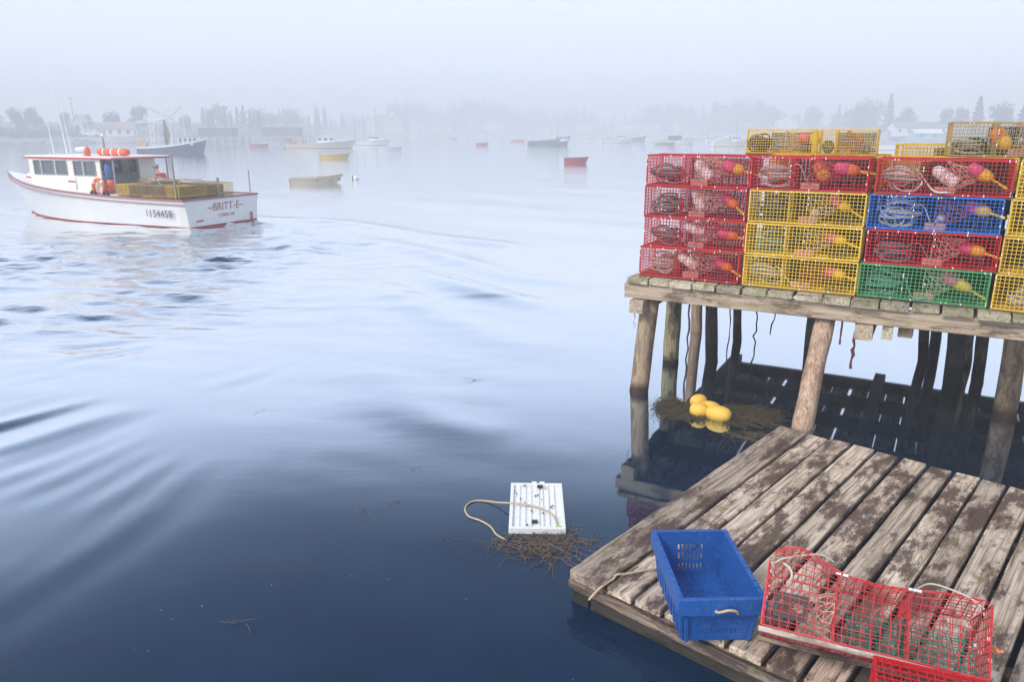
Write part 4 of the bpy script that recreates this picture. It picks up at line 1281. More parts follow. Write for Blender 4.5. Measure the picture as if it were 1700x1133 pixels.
def glass():
    m, n, l, b = nodes_of('cabin glass')
    b.inputs['Base Color'].default_value = (0.12, 0.15, 0.165, 1)
    b.inputs['Roughness'].default_value = 0.06
    b.inputs['IOR'].default_value = 1.5
    return m
M_GLASS = glass()

def hull_secs(L, B, zs, zb, n=18, rake=0.9, draft=0.45, full=0.42, tbeam=0.95):
    secs = []
    for i in range(n + 1):
        t = i / n
        u = max(0.0, (t - full) / (1 - full))
        b = B / 2 * (tbeam + (1 - tbeam) * min(1, t / 0.35)) * (1 - u ** 2.3) + 0.02
        bw = B / 2 * 0.93 * (tbeam + (1 - tbeam) * min(1, t / 0.35)) * (1 - min(1, u * 1.04) ** 1.55) + 0.015
        z = zs + (zb - zs) * t ** 2.1
        xs_ = L * t
        xw = L * t - rake * t ** 5
        pr = []
        for (f, zz, yy) in ((1.0, -draft, 0.0), (1.0, -draft * 0.55, bw * 0.62), (1.0, 0.0, bw * 0.985), (1.0, 0.055, bw)):
            pr.append((xw, yy, zz))
        for f in (0.34, 0.67, 1.0):
            pr.append((xw + (xs_ - xw) * f, bw + (b - bw) * f ** 1.3, 0.055 + (z - 0.055) * f))
        secs.append((pr, b, z, xs_))
    return secs

def hull_parts(root, L, B, zs, zb, mat, bot, rail, deckm, deck_z=None, deck_t=(0.0, 0.42), fore=True, rake=0.9, draft=0.45, rail_r=0.05, full=0.42, rail_name='gunwale'):
    S = hull_secs(L, B, zs, zb, rake=rake, draft=draft, full=full)
    n = len(S)
    def shell(k0, k1, name, m, close=True):
        mb = MB()
        for sgn in (1, -1):
            base = len(mb.v)
            w_ = k1 - k0
            for pr, b, z, x in S:
                for k in range(k0, k1): mb.v.append((pr[k][0], sgn * pr[k][1], pr[k][2]))
            for i in range(n - 1):
                for k in range(w_ - 1):
                    q = (base+i*w_+k, base+(i+1)*w_+k, base+(i+1)*w_+k+1, base+i*w_+k+1)
                    mb.f.append(q if sgn < 0 else q[::-1])
            if sgn == 1: b1 = base
        if close:   # transom
            w_ = k1 - k0
            for k in range(w_ - 1):
                mb.f.append((b1+k, b1+k+1, base+k+1, base+k))
        return mb.build(name, m, root, smooth=False)
    h = shell(3, 7, 'hull', mat)
    h.data.polygons.foreach_set('use_smooth', [len(p.vertices) == 4 and abs(p.normal.x) < 0.9 for p in h.data.polygons])
    shell(0, 4, 'bottom_paint', bot)
    # rail
    pts = [(x, b + 0.0, z) for pr, b, z, x in S]
    loop = [(p[0], p[1], p[2]) for p in pts] + [(p[0], -p[1], p[2]) for p in reversed(pts)]
    rl = MB()
    for i in range(len(loop)):
        rl.bar(loop[i], loop[(i+1) % len(loop)], rail_r * 2, rail_r * 1.5)
    rl.build(rail_name, rail, root)
    def yt(t):
        i = min(n - 2, max(0, int(t * (n - 1)))); f = t * (n - 1) - i
        return (S[i][1] * (1-f) + S[i+1][1] * f, S[i][2] * (1-f) + S[i+1][2] * f)
    if deck_z is not None:
        mb = MB(); ks = [deck_t[0] + (deck_t[1] - deck_t[0]) * q / 10 for q in range(11)]
        for t in ks:
            b, z = yt(t); b = max(0.01, b - 0.05)
            x = max(0.05, L * t)
            i_ = min(n - 2, int(t * (n - 1))); f_ = t * (n - 1) - i_
            # hull half-breadth at the sole, a little inside the shell; the raked stem shifts sections aft
            def half(zq, xq):
                best = 1e9
                for (pr, b2, z2, x2), (pq, b3, z3, x3) in zip(S[:-1], S[1:]):
                    def sec(p_):
                        for a1, a2 in zip(p_[2:-1], p_[3:]):
                            if a1[2] <= zq <= a2[2]:
                                g_ = (zq - a1[2]) / max(1e-6, a2[2] - a1[2]); return (a1[0] + (a2[0] - a1[0]) * g_, a1[1] + (a2[1] - a1[1]) * g_)
                        return (p_[-1][0], p_[-1][1])
                    s0, s1 = sec(pr), sec(pq)
                    if s0[0] <= xq <= s1[0]:
                        g_ = (xq - s0[0]) / max(1e-6, s1[0] - s0[0]); return s0[1] + (s1[1] - s0[1]) * g_
                return 0.02
            bd = max(0.01, half(deck_z, x) - 0.05)
            mb.v += [(x, b, z - 0.01), (x, bd, deck_z), (x, -bd, deck_z), (x, -b, z - 0.01)]
        for i in range(10):
            for k in range(3): mb.f.append((i*4+k, i*4+k+1, (i+1)*4+k+1, (i+1)*4+k))
        mb.f.append((0, 3, 2, 1)); mb.f.append((40, 41, 42, 43))
        mb.build('cockpit_sole', deckm, root)
    if fore:
        mb = MB(); t0 = deck_t[1] if deck_z is not None else 0.0
        ks = [t0 + (1 - t0) * q / 10 for q in range(11)]
        for t in ks:
            b, z = yt(t)
            mb.v += [(L * t, b, z), (L * t, b * .4, z + 0.04), (L * t, -b * .4, z + 0.04), (L * t, -b, z)]
        for i in range(10):
            for k in range(3): mb.f.append((i*4+k, i*4+k+1, (i+1)*4+k+1, (i+1)*4+k))
        mb.build('foredeck', M_CABW, root)
    return yt

def window(root, c, sx, sz, face, frame_mat, y=0.0):
    """pane with a frame; face: (ax 'x' or 'y', sign)"""
    ax, sg = face
    f = MB(); g = MB(); th = 0.02
    def bx(mb, u0, u1, z0, z1, d0, d1):
        if ax == 'y': mb.box(c[0]+u0, c[0]+u1, min(c[1]+sg*d0, c[1]+sg*d1), max(c[1]+sg*d0, c[1]+sg*d1), c[2]+z0, c[2]+z1)
        else: mb.box(min(c[0]+sg*d0, c[0]+sg*d1), max(c[0]+sg*d0, c[0]+sg*d1), c[1]+u0, c[1]+u1, c[2]+z0, c[2]+z1)
    e = 0.04 * max(1, min(sx, sz))
    bx(f, -sx/2-e, sx/2+e, sz/2, sz/2+e, 0, th); bx(f, -sx/2-e, sx/2+e, -sz/2-e, -sz/2, 0, th)
    bx(f, -sx/2-e, -sx/2, -sz/2, sz/2, 0, th); bx(f, sx/2, sx/2+e, -sz/2, sz/2, 0, th)
    wo_ = f.build('window', frame_mat, root)
    bx(g, -sx/2, sx/2, -sz/2, sz/2, 0.002, 0.008)
    g.build('pane', M_GLASS, wo_)
    return wo_

def text_mesh(s, size, mat, name, extrude=0.002, shear=0.0):
    cu = bpy.data.curves.new(name, 'FONT')
    cu.body = s; cu.size = size; cu.extrude = extrude; cu.align_x = 'CENTER'; cu.align_y = 'CENTER'; cu.shear = shear
    o = bpy.data.objects.new(name, cu); col.objects.link(o)
    dg = bpy.context.evaluated_depsgraph_get()
    me = bpy.data.meshes.new_from_object(o.evaluated_get(dg))
    bpy.data.objects.remove(o); bpy.data.curves.remove(cu)
    me.materials.clear(); me.materials.append(mat)
    return me

# --- the lobster boat under way
HD = R(156)
boat = empty('lobster_boat', (-9.85, 26.0, 0.0), HD, 'white lobster boat with maroon rail under way, loaded with yellow traps', 'boat')
def bt(x, y, z):
    c_, s_ = math.cos(HD), math.sin(HD)
    return Vector((-9.85 + x * c_ - y * s_, 26.0 + x * s_ + y * c_, z))
yt = hull_parts(boat, 11.0, 3.5, 0.92, 1.52, M_HULLW, M_BOTR, M_MAROON, M_DECK, 0.3, (0.0, 0.40), rake=1.0, rail_r=0.035)
# lower rub rail
rb = MB(); S_ = hull_secs(11.0, 3.5, 0.92, 1.52, rake=1.0)
for sgn in (1, -1):
    pp_ = [(pr[6][0], sgn * (pr[6][1] + 0.012), pr[6][2] - 0.13) for pr, b, z, x in S_]
    for p, q in zip(pp_[:-1], pp_[1:]): rb.bar(p, q, 0.03, 0.022)
rb.build('rub_rail', M_MAROON, boat)
# trunk cabin and wheelhouse
ca, cf, ch = 4.3, 8.0, 1.15
tk = MB()
tk.add([(5.6,1.25,0.95),(9.2,0.62,1.2),(9.2,-0.62,1.2),(5.6,-1.25,0.95),(5.6,1.18,1.52),(9.1,0.52,1.56),(9.1,-0.52,1.56),(5.6,-1.18,1.52)], [(3,2,1,0),(4,5,6,7),(0,1,5,4),(1,2,6,5),(2,3,7,6),(3,0,4,7)])
tk.build('trunk_cabin', M_CABW, boat)
st_ = MB()
for sgn in (1, -1): st_.bar((5.62, sgn*1.215, 1.36), (9.12, sgn*0.575, 1.42), 0.03, 0.05)
st_.build('cabin_stripe', M_REDT, boat)
window(boat, (8.0, 0.83, 1.3), 0.14, 0.16, ('y', 1), M_STEEL)
# wheelhouse walls (hollow, so that windows look into shade)
wh = MB()
zt = 2.14
def wallbox(x0, x1, y0, y1, z0, z1): wh.box(x0, x1, y0, y1, z0, z1)
for sgn in (1,):
    # port side: strips round openings
    op = [(4.55, 5.1), (5.22, 5.62), (6.0, 6.55), (6.68, 7.3), (7.42, 7.72)]
    for s2 in (1, -1):
        y0, y1 = sorted((s2 * ch, s2 * (ch - 0.05)))
        wallbox(ca, cf, y0, y1, 1.0, 1.60)
        wallbox(ca, cf, y0, y1, 2.06, zt)
        xs2 = [ca] + [v for p in op for v in p] + [cf]
        for q in range(0, len(xs2), 2): wallbox(xs2[q], xs2[q+1], y0, y1, 1.60, 2.06)
wallbox(cf - 0.05, cf, -ch + 0.051, ch - 0.051, 1.3, 1.62)
wallbox(cf - 0.05, cf, -ch + 0.051, ch - 0.051, 2.05, zt)
for yy in (-ch + 0.051, -0.40, 0.34, ch - 0.12): wallbox(cf - 0.05, cf, yy, yy + 0.07, 1.62, 2.05)
wallbox(ca, ca + 0.05, -ch + 0.051, -0.45, 0.95, zt)
wh.build('wheelhouse', M_CREAM, boat)
for (x0, x1) in op:
    for s2 in (1, -1):
        w_ = MB(); e = 0.03
        yf = sorted((s2 * (ch + 0.002), s2 * (ch + 0.02)))
        for (a0, a1, b0, b1) in ((x0-e, x1+e, 2.06, 2.06+e), (x0-e, x1+e, 1.60-e, 1.60), (x0-e, x0, 1.60, 2.06), (x1, x1+e, 1.60, 2.06)):
            w_.box(a0, a1, yf[0], yf[1], b0, b1)
        fo = w_.build('window', M_STEEL if s2 > 0 else M_CABW, boat)
        yg = sorted((s2 * (ch - 0.03), s2 * (ch - 0.022)))
        MB().box(x0, x1, yg[0], yg[1], 1.60, 2.06).build('pane', M_GLASS, fo)
rf = MB().prism([(3.6, -1.22), (8.2, -1.15), (8.32, 0), (8.2, 1.15), (3.6, 1.22)], zt + 0.002, zt + 0.10)
roof = rf.build('roof', M_CABW, boat, bevel=0.02)
tr_ = MB()
rp_ = [(3.6, -1.235), (8.21, -1.165), (8.335, 0), (8.21, 1.165), (3.6, 1.235)]
for p, q in zip(rp_, rp_[1:] + rp_[:1]): tr_.bar((p[0], p[1], zt + 0.03), (q[0], q[1], zt + 0.03), 0.03, 0.05)
tr_.build('roof_trim', M_REDT, roof)
for s2 in (1, -1): MB().tube([(3.68, s2 * 1.13, 0.9), (3.68, s2 * 1.13, zt)], 0.03, 8).build('roof_post', M_STEEL, boat)
MB().bar((4.3, 0.9, 1.95), (3.7, 0.9, 1.95), 0.03).build('grab_rail', M_STEEL, boat)
# roof gear
ra = MB().lathe([(0.05, 0), (0.05, 0.12), (0.12, 0.14)], 10).build('radar_post', M_STEEL, boat, (6.0, 0.35, zt + 0.1))
MB().lathe([(0.20, 0), (0.30, 0.02), (0.31, 0.1), (0.26, 0.15), (0.05, 0.165)], 18).build('radar_dome', M_CABW, boat, (6.0, 0.35, zt + 0.24), smooth=True)
for (x, y_, h_, r_) in ((7.3, 0.6, 3.4, 0.022), (6.4, 0.75, 2.6, 0.03), (7.6, -0.3, 2.2, 0.02)):
    MB().tube([(x, y_, zt + 0.05), (x + 0.10 * h_, y_, zt + h_ * 0.97)], [r_, r_ * 0.4], 6).build('antenna', M_CABW, boat)
MB().tube([(5.3, 0.1, zt + 0.1), (5.3, 0.1, zt + 0.75)], [0.05, 0.03], 8).build('light_mast', M_STEEL, boat)
MB().lathe([(0.05, 0), (0.07, 0.03), (0.07, 0.07), (0.03, 0.11)], 10).build('mast_light', M_CABW, boat, (5.3, 0.1, zt + 0.75), smooth=True)
cn = MB().lathe([(0.02, -0.75), (0.10, -0.73), (0.125, -0.6), (0.125, 0.6), (0.10, 0.73), (0.02, 0.75)], 14).build('life_raft_canister', M_OR, None, bt(4.55, 0.35, zt + 0.228), smooth=True)
cn.rotation_euler = (0, math.pi / 2, HD); tag(cn, 'long orange life raft roll on the lobster boat roof', 'life raft')
cb_ = MB()
for x in (-0.4, 0.0, 0.4): cb_.lathe([(0.128, x - 0.03), (0.130, x), (0.128, x + 0.03)], 14)
cb_.build('strap', M_CABW, cn)
fl_ = MB().lathe([(0.02, 0), (0.09, 0.02), (0.1, 0.2), (0.06, 0.3), (0.02, 0.32)], 12).build('orange_beacon', M_OR, None, bt(5.15, 0.9, zt + 0.1), smooth=True)
tag(fl_, 'small upright orange beacon float on the boat roof', 'beacon')
# life ring hung at the cabin side
ring = []
for q in range(21):
    t = 2 * math.pi * q / 20
    ring.append((math.cos(t) * 0.27, 0, math.sin(t) * 0.27))
lr = MB().tube(ring, 0.065, 8, caps=False).build('life_ring', M_OR, None, bt(4.35, 1.27, 1.2), smooth=True)
lr.rotation_euler = (0, 0, HD); tag(lr, 'faded orange life ring hung on the lobster boat cabin', 'life ring')
lw_ = MB()
for q in range(4):
    t = math.pi / 4 + q * math.pi / 2
    lw_.lathe([(0.068, -0.04), (0.07, 0), (0.068, 0.04)], 8, Matrix.Translation((math.cos(t) * 0.27, 0, math.sin(t) * 0.27)) @ Matrix.Rotation(-t, 4, 'Y'))
lw_.build('band', M_CABW, lr)
# bait table / white chest and fender tyres
ch_ = empty('bait_chest', bt(3.35, 1.05, 0.305), HD, 'white bait chest behind the lobster boat cabin', 'chest')
MB().box(-0.45, 0.45, -0.3, 0.3, 0, 0.62).build('chest_body', M_CABW, ch_, bevel=0.02)
MB().box(-0.48, 0.48, -0.33, 0.33, 0.625, 0.68).build('chest_lid', M_CREAM, ch_, bevel=0.015)
for k, xx in enumerate((4.15, 3.55)):
    rg = []
    for q in range(17):
        t = 2 * math.pi * q / 16
        rg.append((math.cos(t) * 0.11, 0, math.sin(t) * 0.11))
    o = MB().tube(rg, 0.05, 6, caps=False).build('tyre_fender', M_TYRE, None, bt(xx, 1.66, 1.0), smooth=True)
    o.rotation_euler = (0, 0, HD)
    tag(o, 'small black tyre fender on the lobster boat rail beside the cabin', 'fender', 'tyre fenders on the rail')
# oilskins hung behind the wheelhouse
os_ = empty('oilskins', bt(4.12, 0.95, 1.0), HD, 'blue jacket and orange oilskin trousers hanging behind the wheelhouse', 'oilskins')
MB().lathe([(0.10, 0.45), (0.15, 0.55), (0.17, 0.85), (0.12, 1.0), (0.03, 1.05)], 10).build('jacket', M_BLUEJ, os_, smooth=True)
MB().lathe([(0.10, 0.0), (0.13, 0.1), (0.14, 0.35), (0.12, 0.46)], 10).build('trousers', M_OR, os_, smooth=True)
# pot hauler davit, stern staffs
MB().tube([(0.45, 1.55, 0.9), (0.5, 1.5, 2.35)], 0.03, 8).build('stern_staff', M_GREYB, boat)
MB().tube([(0.35, -0.2, 0.4), (0.35, -0.2, 1.55)], 0.05, 8).build('stern_post', M_GREYB, boat)
MB().tube([(0.2, -1.55, 0.9), (0.2, -1.55, 1.75)], 0.02, 6).build('stern_rod', M_STEEL, boat)
# lettering: registration on the side, name and port on the transom
M_LET = paint('dark grey lettering', (0.06,0.06,0.07), 0.5)
M_LETR = paint('dusty red lettering', (0.42,0.12,0.11), 0.5)
me = text_mesh('1154458', 0.34, M_LET, 'registration_number', 0.0008)
b1, z1_ = yt(0.13)
o = place('registration_number', me, boat)
n_side = math.atan2(0.10, 1.0)
o.matrix_local = Matrix.Translation((1.15, 1.705, 0.46)) @ Matrix.Rotation(math.pi + 0.0227, 4, 'Z') @ Matrix.Rotation(math.pi / 2 + 0.055, 4, 'X')
me = text_mesh('~BRITT-E~', 0.36, M_LETR, 'boat_name', shear=0.1)
o = place('boat_name', me, boat)
o.matrix_local = Matrix.Translation((-0.012, -0.1, 0.62)) @ Matrix.Rotation(-math.pi / 2, 4, 'Z') @ Matrix.Rotation(math.pi / 2, 4, 'X')
me = text_mesh('COREA, ME', 0.15, M_LETR, 'home_port')
o = place('home_port', me, boat)
o.matrix_local = Matrix.Translation((-0.012, -0.1, 0.33)) @ Matrix.Rotation(-math.pi / 2, 4, 'Z') @ Matrix.Rotation(math.pi / 2, 4, 'X')
MB().box(-0.02, -0.003, 0.95, 1.25, 0.2, 0.25).build('transom_mark', M_REDT, boat)
MB().box(-0.05, -0.003, -1.3, -1.22, 0.05, 0.32).build('exhaust_stain', M_MAROON, boat)
# traps on deck
DL = []
r8 = random.Random(8)
for k in range(5):
    for lv in range(3):
        for s2 in (0.92, -0.32):
            x = 0.62 + 0.57 * k
            if s2 < 0 and k == 4: continue
            c = 'tan' if (k + 2 * lv) % 4 else 'yellow'
            p = bt(x, s2, 0.305 + lv * TPITCH)
            inner = s2 < 0
            lab = ('yellow' if c == 'yellow' else 'dull tan') + ' trap ' + ['in the bottom', 'in the middle', 'in the top'][lv] + (' inner' if inner else ' outer') + " layer of the boat's deck load"
            trap(p, HD + math.pi / 2 + r8.uniform(-.03, .03), c, lab, "traps stacked on the boat's deck", variant=1, simple=not (s2 > 0), parts=('bait_bag', 'net_panel'))
for k in range(6):
    p = bt(0.5 + 0.5 * k, 0.6 - 0.25 * (k % 3), 0.305 + 3 * TPITCH + 0.004)
    o = place('rope_coil', coil_mesh(M_ROPET if k % 2 else M_ROPEW, 1 + k % 4, 10, w_=0.0065), None, p, (0, 0, k * 1.3)); o.scale = (3.0, 2.8, 0.8)
    tag(o, ('tan' if k % 2 else 'pale') + ' rope tangle lying on top of the boat\'s trap load', 'rope', 'rope tangles on the deck load')
for k, (x, y_) in enumerate(((0.28, -0.75), (0.22, 0.45))):
    buoy_thing(bt(x, y_, 0.605), (0.1, 0.1, 1), 'red buoy standing behind the stern rail of the lobster boat', 'red buoys at the stern', M_REDT, M_REDT, None, 0.6, 0.13, 0)

# --- the deckhand, bending over
M_SKIN = paint('skin', (0.62,0.36,0.26), 0.6, 0.05)
M_JKT = paint('red jacket', (0.48,0.03,0.05), 0.75, 0.2, 8)
M_TRS = paint('orange oilskin trousers', (0.78,0.16,0.04), 0.5, 0.15, 6)
M_HAIR = paint('grey hair', (0.3,0.22,0.17), 0.8, 0.2, 20)
def skin_body(name, verts, edges, radii, mat, parent, root=0, sub=2):
    me = bpy.data.meshes.new(name)
    me.from_pydata(verts, edges, [])
    me.materials.append(mat)
    o = place(name, me, parent)
    md = o.modifiers.new('skin', 'SKIN')
    md.use_smooth_shade = True
    ly = me.skin_vertices[0] if me.skin_vertices else None
    if ly is None:
        import bmesh
        bm = bmesh.new(); bm.from_mesh(me); bm.verts.layers.skin.verify(); bm.to_mesh(me); bm.free()
        ly = me.skin_vertices[0]
    for i, r_ in enumerate(radii):
        ly.data[i].radius = (r_, r_) if not hasattr(r_, '__len__') else r_
        ly.data[i].use_root = (i == root)
    s = o.modifiers.new('sub', 'SUBSURF'); s.levels = sub; s.render_levels = sub
    return o
# local frame: x towards the bow (the way the person leans), z up, feet at 0
pv = {'pel': (0, 0, 0.88), 'wst': (0.05, 0, 1.02), 'chs': (0.17, 0, 1.26), 'nck': (0.28, 0, 1.40), 'hd0': (0.35, 0, 1.48), 'hd1': (0.40, 0, 1.60),
      'shL': (0.19, 0.19, 1.33), 'elL': (0.30, 0.25, 1.07), 'wrL': (0.47, 0.18, 0.93), 'hnL': (0.54, 0.16, 0.89),
      'shR': (0.19, -0.19, 1.33), 'elR': (0.33, -0.24, 1.08), 'wrR': (0.50, -0.15, 0.95), 'hnR': (0.57, -0.13, 0.92),
      'hpL': (0, 0.10, 0.84), 'knL': (0.06, 0.12, 0.47), 'anL': (-0.02, 0.12, 0.08), 'toL': (0.14, 0.13, 0.03),
      'hpR': (0, -0.10, 0.84), 'knR': (0.04, -0.12, 0.47), 'anR': (-0.05, -0.12, 0.08), 'toR': (0.11, -0.13, 0.03)}
rad = {'pel': .13, 'wst': .125, 'chs': .14, 'nck': .055, 'hd0': .075, 'hd1': .092, 'shL': .07, 'elL': .047, 'wrL': .032, 'hnL': .035, 'shR': .07, 'elR': .047, 'wrR': .032, 'hnR': .035,
       'hpL': .095, 'knL': .062, 'anL': .042, 'toL': .035, 'hpR': .095, 'knR': .062, 'anR': .042, 'toR': .035}
pe = [('pel','wst'),('wst','chs'),('chs','nck'),('nck','hd0'),('hd0','hd1'),('chs','shL'),('shL','elL'),('elL','wrL'),('wrL','hnL'),('chs','shR'),('shR','elR'),('elR','wrR'),('wrR','hnR'),
      ('pel','hpL'),('hpL','knL'),('knL','anL'),('anL','toL'),('pel','hpR'),('hpR','knR'),('knR','anR'),('anR','toR')]
pers = empty('person', bt(3.02, -0.42, 0.305), HD + R(8), 'person in red jacket and orange oilskins bending forward on the lobster boat', 'person')
pers.scale = (0.95, 0.95, 0.95)
def body_sub(keys, extra, name, mat):
    ks = list(keys)
    ed = [(ks.index(a), ks.index(b)) for a, b in pe if a in ks and b in ks]
    return skin_body(name, [pv[k] for k in ks], ed, [rad[k] * (1 + extra) + (0.012 if extra else 0) for k in ks], mat, pers)
# five fingers on each hand
fv = dict(pv); 
ks = list(pv.keys())
verts = [pv[k] for k in ks]; radii = [rad[k] for k in ks]; edges = [(ks.index(a), ks.index(b)) for a, b in pe]
for side, sg in (('L', 1), ('R', -1)):
    h = Vector(pv['hn' + side]); hi = ks.index('hn' + side)
    for q in range(5):
        if q == 4: d0, d1 = Vector((0.02, -sg * 0.045, 0.0)), Vector((0.05, -sg * 0.055, -0.02))
        else: d0, d1 = Vector((0.05, sg * (-0.027 + 0.018 * q), -0.012)), Vector((0.085 - 0.006 * abs(q - 1.3), sg * (-0.03 + 0.02 * q), -0.04))
        i0 = len(verts); verts += [tuple(h + d0), tuple(h + d1)]; radii += [0.0095, 0.008]
        edges += [(hi, i0), (i0, i0 + 1)]
# nose and ears hints
hd = Vector((0.40, 0, 1.60))
skin_body('body', verts, edges, radii, M_SKIN, pers)
body_sub(['pel', 'wst', 'chs', 'shL', 'elL', 'wrL', 'shR', 'elR', 'wrR'], 0.16, 'jacket', M_JKT)
body_sub(['pel', 'hpL', 'knL', 'anL', 'hpR', 'knR', 'anR'], 0.18, 'trousers', M_TRS)
MB().lathe([(0.02, -0.105), (0.07, -0.06), (0.098, -0.01), (0.1, 0.04), (0.07, 0.09), (0.01, 0.112)], 12, Matrix.Translation((0.385, 0, 1.625)) @ Matrix.Rotation(R(-35), 4, 'Y')).build('hair', M_HAIR, pers, smooth=True)
MB().lathe([(0.004, -0.02), (0.018, -0.012), (0.012, 0.01), (0.003, 0.022)], 6, Matrix.Translation((0.492, 0, 1.575))).build('nose', M_SKIN, pers, smooth=True)
for sg in (1, -1): MB().lathe([(0.004, -0.03), (0.018, -0.01), (0.018, 0.015), (0.004, 0.03)], 6, Matrix.Translation((0.385, sg * 0.094, 1.585))).build('ear', M_SKIN, pers, smooth=True)

for sg in (1, -1): MB().lathe([(0.003, -0.008), (0.011, 0), (0.003, 0.008)], 6, Matrix.Translation((0.481, sg * 0.035, 1.60))).build('eye', M_TYRE, pers)
bk = empty('blue_bucket', bt(3.62, -0.40, 0.305), HD, 'blue bucket at the hands of the bending person', 'bucket')
MB().lathe([(0.13, 0.55), (0.135, 0.56), (0.17, 0.90), (0.155, 0.90), (0.12, 0.575)], 14).build('bucket_body', M_BLUEJ, bk, smooth=True)
MB().lathe([(0.16, 0.0), (0.17, 0.3), (0.15, 0.54)], 12).build('stand', M_CABW, bk)

# --- moored boats
def workboat(px, py, L, hd, hullm, label, house=(0.42, 0.68), cabin=M_CABW, rail=None, B=None, zs=0.8, zb=1.5, mast=None, extras=None, bot=M_BOTR, hh=1.15, winm=M_CABW, open_back=True):
    p = at(px, py, 0)
    r = empty('work_boat', (p.x, p.y, 0), hd, label, 'boat', 'boats moored in the harbour')
    c_, s_ = math.cos(hd), math.sin(hd)
    r.location = (p.x - c_ * L / 2, p.y - s_ * L / 2, 0)
    B = B or L * 0.32
    y_ = hull_parts(r, L, B, zs, zb, hullm, bot, rail or hullm, M_DECK, 0.35, (0.0, house[0]), rake=0.08 * L, rail_r=0.05)
    x0, x1 = L * house[0], L * house[1]
    hb = B * 0.36
    z0, z1 = zs - 0.02, zs + hh
    MB().box(x0, x1, -hb, hb, z0, z1).build('wheelhouse', cabin, r)
    n_ = 3
    for s2 in (1, -1):
        for q in range(n_):
            xc = x0 + (x1 - x0) * (q + 0.5) / n_
            window(r, (xc, s2 * hb, z1 - 0.36), (x1 - x0) / n_ * 0.66, 0.42, ('y', s2), winm)
    for q in (-1, 0, 1): window(r, (x1, q * hb * 0.62, z1 - 0.36), hb * 0.5, 0.42, ('x', 1), winm)
    window(r, (x0, 0.35 * hb, z1 - 0.55), hb * 0.55, 0.8, ('x', -1), winm)
    MB().box(x0 - (0.9 if open_back else 0.1), x1 + 0.15, -hb - 0.12, hb + 0.12, z1 + 0.003, z1 + 0.09).build('roof', cabin, r)
    # trunk forward
    xa, xb = x1 + 0.02, x1 + (L - x1) * 0.6
    MB().add([(xa,hb*.9,zs),(xb,hb*.5,zs+.1),(xb,-hb*.5,zs+.1),(xa,-hb*.9,zs),(xa,hb*.85,zs+.62),(xb,hb*.4,zs+.66),(xb,-hb*.4,zs+.66),(xa,-hb*.85,zs+.62)], [(3,2,1,0),(4,5,6,7),(0,1,5,4),(1,2,6,5),(2,3,7,6),(3,0,4,7)]).build('trunk_cabin', cabin, r)
    MB().lathe([(0.2, 0), (0.3, 0.03), (0.3, 0.14), (0.1, 0.18)], 12).build('radar_dome', M_CABW, r, ((x0 + x1) / 2, 0.2, z1 + 0.2), smooth=True)
    MB().tube([(0, 0, 0), (0, 0, 0.12)], 0.08, 6).build('radar_post', M_STEEL, r, ((x0 + x1) / 2, 0.2, z1 + 0.085))
    for (f, h_) in (mast or [(0.5, 3.0)]):
        MB().tube([(L * f, -0.2, z1 if house[0] < f < house[1] else 0.5), (L * f, -0.2, z1 + h_)], [0.06, 0.025], 6).build('mast', M_STEEL, r)
    return r
TANG = lambda px: 0.0
workboat(533, 246, 13.0, R(8), M_HULLC, 'long cream work boat with a crowd of gear aft, moored off the wharf', house=(0.46, 0.70), mast=[(0.45, 6.2), (0.5, 5.6), (0.99, 4.2)])
workboat(618, 241, 8.6, R(-4), M_HULLW, 'white work boat with light blue windscreen moored off the cream boat', house=(0.45, 0.66), mast=[(0.3, 5.2), (0.62, 3.4)], winm=M_LBLUE)
workboat(912, 241, 9.6, R(6), M_GREENH, 'dark green fishing boat with white wheelhouse moored mid harbour', house=(0.62, 0.84), mast=[(0.7, 3.0), (0.55, 2.2)], open_back=False, zs=0.85, zb=2.0)
workboat(722, 229, 8.0, R(5), M_HULLC, 'small cream boat moored near the far houses', house=(0.4, 0.75))
workboat(803, 226, 11.0, R(8), M_HULLW, 'white boat with dark stripe moored beside the small red skiff', house=(0.45, 0.7), rail=M_BLUEH)
workboat(1025, 237, 8.6, R(5), M_HULLW, 'white work boat with tall mast moored beyond the red dinghy', house=(0.5, 0.74), mast=[(0.3, 4.8), (0.6, 2.0)])
workboat(1052, 233, 8.6, R(5), M_BLUEH, 'dark blue boat moored close behind the white boat with tall mast', house=(0.4, 0.62))
workboat(1131, 239, 6.6, R(4), M_HULLW, 'white boat carrying a dark pile of traps, moored off the pier end', house=(0.72, 0.9), hh=0.7)
workboat(1166, 233, 8.4, R(8), M_HULLC, 'cream boat moored behind the one carrying dark traps', house=(0.42, 0.72))
workboat(1212, 243, 7.4, R(6), M_HULLC, 'pale cream boat with crosstree mast, partly behind the top yellow trap', house=(0.5, 0.74), mast=[(0.66, 4.4)])
workboat(1450, 249, 7.5, R(170), M_HULLW, 'white boat seen in the gap between the yellow traps on top', house=(0.42, 0.7), mast=[(0.55, 1.6)])
workboat(880, 228, 10.0, R(10), M_HULLW, 'far white boat almost lost in fog behind the dark green one', house=(0.4, 0.7))
workboat(975, 229, 7.0, R(0), M_HULLC, 'small far cream boat between the green and the tall-masted boat', house=(0.4, 0.7))
workboat(1098, 233, 6.0, R(4), M_HULLC, 'small far cream boat moored between the dark blue boat and the one with dark traps', house=(0.4, 0.7))
workboat(1000, 231, 7.0, R(6), M_HULLW, 'small far white boat in fog behind the tall-masted white boat', house=(0.45, 0.72))
workboat(690, 228, 7.0, R(4), M_HULLW, 'faint far white boat close under the pale grey far house', house=(0.45, 0.72))
workboat(1190, 236, 6.2, R(6), M_HULLW, 'far white boat moored between the two cream boats near the pier end', house=(0.45, 0.72), mast=[(0.4, 3.0)])
